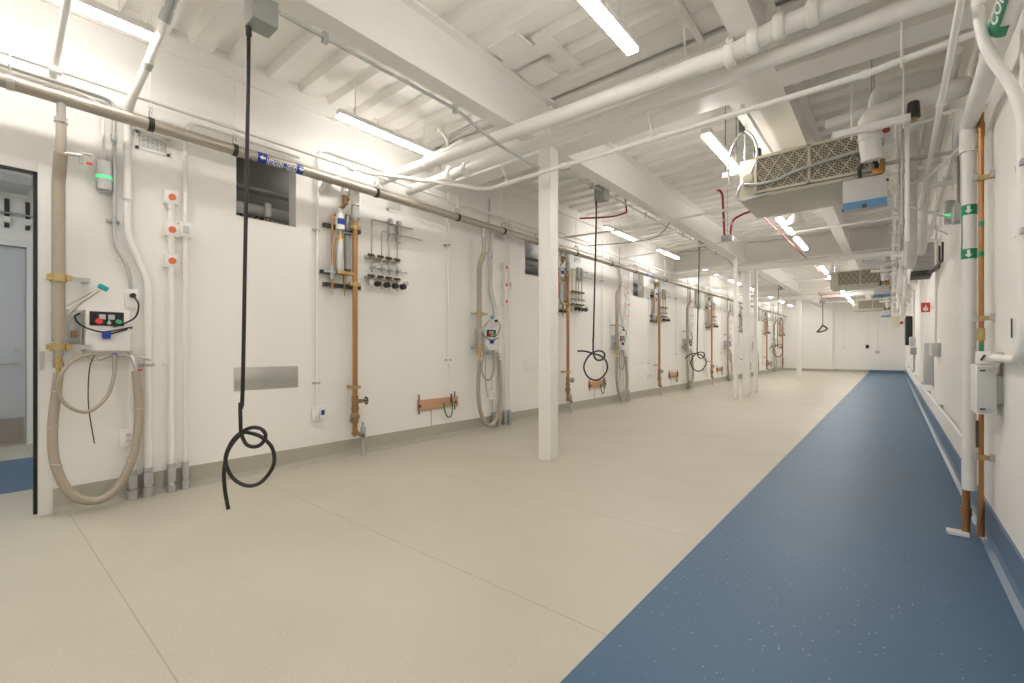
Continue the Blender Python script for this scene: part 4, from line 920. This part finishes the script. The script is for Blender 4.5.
# copper pipe beside it
t = thing('copper_pipe', 'bare copper pipe with brass clamps beside the fat white riser', 'pipe', (.405, 3.82, 0))
X, Y = .408, 3.90
MB().cyl((X, Y, .26), (X, Y, 2.56), .0125, seg=16).cyl((X, Y, 2.42), (X, Y, 2.5), .016).build('pipe', 'copper', t)
for zz in (2.17, 1.33, .50):
    m = MB(); m.lathe((X, Y, zz - .015), (0, 0, 1), [(.013, 0), (.021, 0), (.021, .03), (.013, .03)], 14); m.box((X - .02, Y - .015, zz), (.03, .02, .026)); m.box((X + .025, Y - .01, zz), (.05, .02, .026)); c = m.build('pipe_clamp', 'brass', t)
    MB().box((X - .03, Y - .03, zz), (.02, .02, .034)).box((X + .042, Y - .03, zz + .005), (.02, .03, .04)).loose('clamp_bracket', 'galv', t, c)
for zz in (1.88, 1.70): MB().lathe((X, Y, zz), (0, 0, 1), [(.0126, 0), (.0133, 0), (.0133, .03), (.0126, .03)], 14).build('green_band', 'greenlabel', t)
m = MB(); m.cyl((X, Y, 1.20), (X, Y, 1.27), .018); m.cyl((X, Y - .01, 1.22), (X - .01, Y - .05, 1.22), .012); v = m.build('valve', 'brass', t)
MB().box((X - .005, Y - .05, 1.13), (.018, .014, .11), None, .004).build('valve_handle', 'greenlabel', t, v)['label'] = 'green valve lever'
MB().box((X - .02, Y - .03, .64), (.012, .012, .16)).build('lower_lever', 'dark', t)
MB().tube(fillet([(X, Y, .27), (X, Y, .2), (X - .01, Y + .02, .02)], .03), .0125).build('elbow', 'copper', t)

# disconnect boxes and big conduit on the walkway wall
t = thing('big_conduit', 'wide white conduit curving down the walkway wall into the grey switch box', 'conduit', (.4, 2.8, 1.1))
MB().tube(fillet([(-.55, 2.8, 3.12), (.285, 2.8, 3.12), (.285, 2.8, 2.47), (.415, 2.8, 2.18), (.415, 2.8, 1.10), (.415, 3.56, 1.10)], .16, 10), .020, 18).build('tube', 'pipewhite', t)
m = MB(); m.cyl((.415, 2.8, 1.62), (.415, 2.8, 1.67), .024); m.cyl((.285, 2.8, 2.62), (.285, 2.8, 2.67), .024); m.cyl((.415, 3.50, 1.10), (.415, 3.56, 1.10), .026); m.loose('coupling', 'pipewhite', t)
MB().bb(.40, XR, 2.74, 2.86, 1.62, 1.64).bb(.40, XR, 2.74, 2.86, 1.9, 1.92).loose('strap', 'galv', t)
t = thing('slim_conduit', 'slim white conduit running down behind the wide curved conduit', 'conduit', (.44, 2.98, 1.3))
MB().tube(fillet([(.44, 2.98, 2.8), (.44, 2.98, 1.62), (.44, 3.05, 1.4), (.44, 3.05, 1.34)], .1), .009).build('tube', 'pipewhite', t)
MB().box((.444, 2.98, 1.82), (.032, .05, .02)).build('strap', 'pipewhite', t)
t = thing('slim_conduit', 'slim white conduit on the near side of the wide curved conduit', 'conduit', (.443, 2.68, 1.3))
MB().tube(fillet([(.443, 2.68, ZD), (.443, 2.68, 1.25), (.443, 2.80, 1.08), (.443, 3.0, 1.08)], .1), .011).build('tube', 'pipewhite', t)
MB().box((.446, 2.68, 1.95), (.028, .05, .03)).build('strap', 'galv', t)
t = thing('surface_cover', 'blank white wall panel with dark slot behind the curved conduit', 'panel', (XR, 3.05, 1.25))
MB().bb(XR - .03, XR, 2.92, 3.16, 1.17, 1.33, .004).build('cover', 'white', t)
MB().bb(XR - .034, XR - .03, 3.13, 3.145, 1.20, 1.29).build('slot', 'dark', t)
t = thing('switch_box', 'small grey switch box above the white disconnect cabinet', 'box', (.40, 3.3, 1.1))
MB().bb(.365, XR, 3.56, 3.72, 1.07, 1.13, .004).build('body', 'lightgrey', t)
MB().bb(.350, .405, 3.552, 3.56, 1.065, 1.135, .002).build('cover', 'white', t); MB().bar((.37, 3.548, 1.085), (.385, 3.548, 1.115), .008, .008).build('toggle', 'dark', t)
t = thing('disconnect_cabinet', 'white wall cabinet with two slots below the small switch box', 'cabinet', (.39, 3.6, .8))
MB().bb(.352, .43, 3.56, 3.80, .79, 1.06, .004).build('body', 'white', t)
MB().bb(.43, XR, 3.60, 3.76, .85, 1.0).build('mount', 'galv', t)
d = MB().bb(.357, .425, 3.55, 3.56, .80, 1.05, .003).build('door', 'lightgrey', t)
for zz in (1.03, .82): MB().bb(.366, .388, 3.546, 3.55, zz - .005, zz + .005).build('slot', 'dark', t, d)
for zz in (1.03, .82): MB().bb(.398, .413, 3.547, 3.55, zz - .005, zz + .005).build('sticker', 'galv', t, d)

# further along the walkway wall
t = thing('alarm_beacon', 'grey alarm beacon with green lit band high on the walkway wall', 'alarm', (.40, 5.7, 2.3))
MB().cyl((.395, 5.7, 2.28), (.395, 5.7, 2.335), .042, seg=16).cyl((.395, 5.7, 2.36), (.395, 5.7, 2.48), .042, .038, 16).build('body', 'galv', t)
MB().cyl((.395, 5.7, 2.333), (.395, 5.7, 2.362), .043, seg=16).build('lit_band', 'led', t); MB().bb(.40, XR, 5.68, 5.72, 2.38, 2.44).build('bracket', 'galv', t)
t = thing('junction_box', 'grey junction box next to the green lit beacon', 'box', (.42, 5.29, 2.22)); MB().bb(.385, XR, 5.2, 5.38, 2.2, 2.34, .006).build('body', 'lightgrey', t); MB().cyl((.42, 5.29, 2.34), (.42, 5.29, 2.75), .010).build('nipple', 'galv', t)
t = thing('unit_heater', 'grey louvred unit heater bracketed high on the walkway wall', 'heater', (.25, 8.2, 2.2))
MB().bb(.21, .43, 8.2, 8.6, 2.19, 2.56, .008).build('cabinet', 'lightgrey', t)
MB().bb(.19, .40, 8.16, 8.63, 2.12, 2.19, .004).build('base_pan', 'dark', t)
m = MB()
for k in range(7): m.box((.32, 8.195, 2.24 + .045 * k), (.19, .02, .012), Matrix.Rotation(.5, 3, 'X'))
m.build('louvre', 'lightgrey', t, smooth=False)
t2 = m = MB(); m.tube(fillet([(.38, 8.2, 2.14), (.44, 7.6, 2.14), (.44, 7.6, 2.4)], .05), .014, 4); m.tube(fillet([(.36, 8.2, 2.15), (.43, 7.0, 2.13), (.43, 7.0, 2.34)], .05), .014, 4); m.loose('bracket', 'dark', t)
t = thing('fire_sign', 'red square sign with white flame projecting from the walkway wall', 'sign', (.42, 9.0, 1.75))
MB().bb(.322, .422, 9.0, 9.006, 1.68, 1.82).build('board', 'signred', t, smooth=False)
MB().bb(.422, XR, 9.0, 9.006, 1.72, 1.78).build('flange', 'white', t, smooth=False)
fl = [(0, 0), (.3, .02), (.42, .3), (.3, .55), (.22, .42), (.12, .8), (-.05, 1), (-.06, .7), (-.25, .45), (-.38, .62), (-.42, .28), (-.3, .02)]
MB().prism([(.372 + u * .07, 8.999, 1.70 + v * .10) for u, v in fl], (0, -.001, 0)).build('flame', 'letter', t, smooth=False)
t = conduit('conduit', [(.43, 8.0, 2.75), (.43, 8.0, 1.45), (.43, 8.12, 1.3), (.43, 8.12, 1.2)], .014, 'white conduit dropping to a grey outlet box on the walkway wall')
MB().bb(.38, XR, 7.75, 8.4, 1.05, 1.22, .006).build('outlet_box', 'lightgrey', t)
t = thing('electrical_panel', 'tall grey electrical panel standing against the walkway wall', 'panel', (.44, 9.2, .62)); MB().bb(.355, XR, 9.0, 9.35, .62, 1.23, .006).build('cabinet', 'lightgrey', t); MB().bb(.362, .45, 8.992, 9.0, .64, 1.21, .003).build('door', 'lightgrey', t)
t = thing('wall_screen', 'black screen mounted on the walkway wall near the far end', 'screen', (.40, 19, 1.7)); MB().bb(.30, XR, 18.0, 19.4, 1.25, 2.1, .01).build('panel', 'blackpanel', t); MB().bb(.30, .44, 18.0, 18.1, 2.1, 2.12).build('top_edge', 'red', t)
t = thing('disconnect_switch', 'two grey disconnect switches with conduit before the black screen', 'switch', (.4, 16, 1.2)); MB().bb(.34, XR, 15.6, 16.2, 1.2, 1.45, .006).build('switch_body', 'lightgrey', t); MB().bb(.35, XR, 15.2, 16.0, 1.0, 1.18, .006).build('switch_body', 'grey', t); MB().cyl((.43, 15.8, .55), (.43, 15.8, 1.0), .02).cyl((.43, 15.9, 1.45), (.43, 15.9, 2.7), .015).build('conduit', 'galv', t)
t = thing('wall_rail', 'slim white rail pipe on brackets low along the walkway wall', 'rail', (.42, 5.2, .46)); MB().cyl((.42, 4.9, .46), (.42, 27, .46), .016).build('pipe', 'pipewhite', t)
m = MB()
for yy in (5.1, 7.4, 9.7, 12, 15, 18, 22): m.box((.438, yy, .46), (.044, .05, .05), None, .004)
m.loose('bracket', 'galv', t)
t = thing('wall_cabinet', 'small grey cabinet with red corner at the end of the walkway ceiling', 'cabinet', (.3, 25, 2.2)); MB().bb(-.1, .25, 26.5, 26.8, 2.1, 2.55, .01).build('body', 'beigebox', t); MB().cyl((.3, 25.5, 2.25), (.30, 25.9, 2.25), .06).build('red_valve', 'red', t)

# far wall fittings
for i, (x, z) in enumerate(((-1.85, 1.24), (-.55, .98))):
    t = conduit('conduit', [(x, YB - .03, 3.3), (x, YB - .03, z + .06)], .016, ('white conduit with outlet on the middle of the far wall', 'white conduit with outlet on the far wall near the walkway')[i], grp='far wall conduits')
    MB().bb(x - .08, x + .08, YB - .05, YB, z - .07, z + .07, .005).build('outlet_box', 'lightgrey' if i else 'white', t)
t = thing('far_outlet', 'black covered outlet on the far wall', 'outlet', (-.93, YB, 1.25)); MB().bb(-1.0, -.87, YB - .04, YB, 1.16, 1.33, .006).build('plate', 'blackpanel', t); MB().cyl((-.93, YB - .03, 1.33), (-.93, YB - .03, 3.3), .014).build('conduit', 'pipewhite', t)

# ------------------------------------------------------------------ camera, light, colour management
cam = bpy.data.cameras.new('camera'); co = bpy.data.objects.new('camera', cam); COL.objects.link(co)
F = 457.; cam.sensor_width = 36; cam.lens = F / 1024 * 36
th = math.atan(380.5 / 457.); co.location = (0, 0, 1.15); co.rotation_euler = (PI / 2, 0, th)
cam.shift_y = (348.5 - 341.5) / 1024; cam.clip_start = .02
SC.camera = co
wd = bpy.data.worlds.new('world'); SC.world = wd; wd.use_nodes = True
wd.node_tree.nodes['Background'].inputs[0].default_value = (1, .95, .88, 1); wd.node_tree.nodes['Background'].inputs[1].default_value = .15
vs = SC.view_settings; vs.view_transform = 'Standard'; vs.look = 'None'; vs.exposure = .2; vs.gamma = 1; vs.use_curve_mapping = False
cy = SC.cycles; cy.use_denoising = True; cy.max_bounces = 12; cy.diffuse_bounces = 8; cy.glossy_bounces = 4; cy.caustics_reflective = False; cy.caustics_refractive = False; cy.sample_clamp_indirect = 8
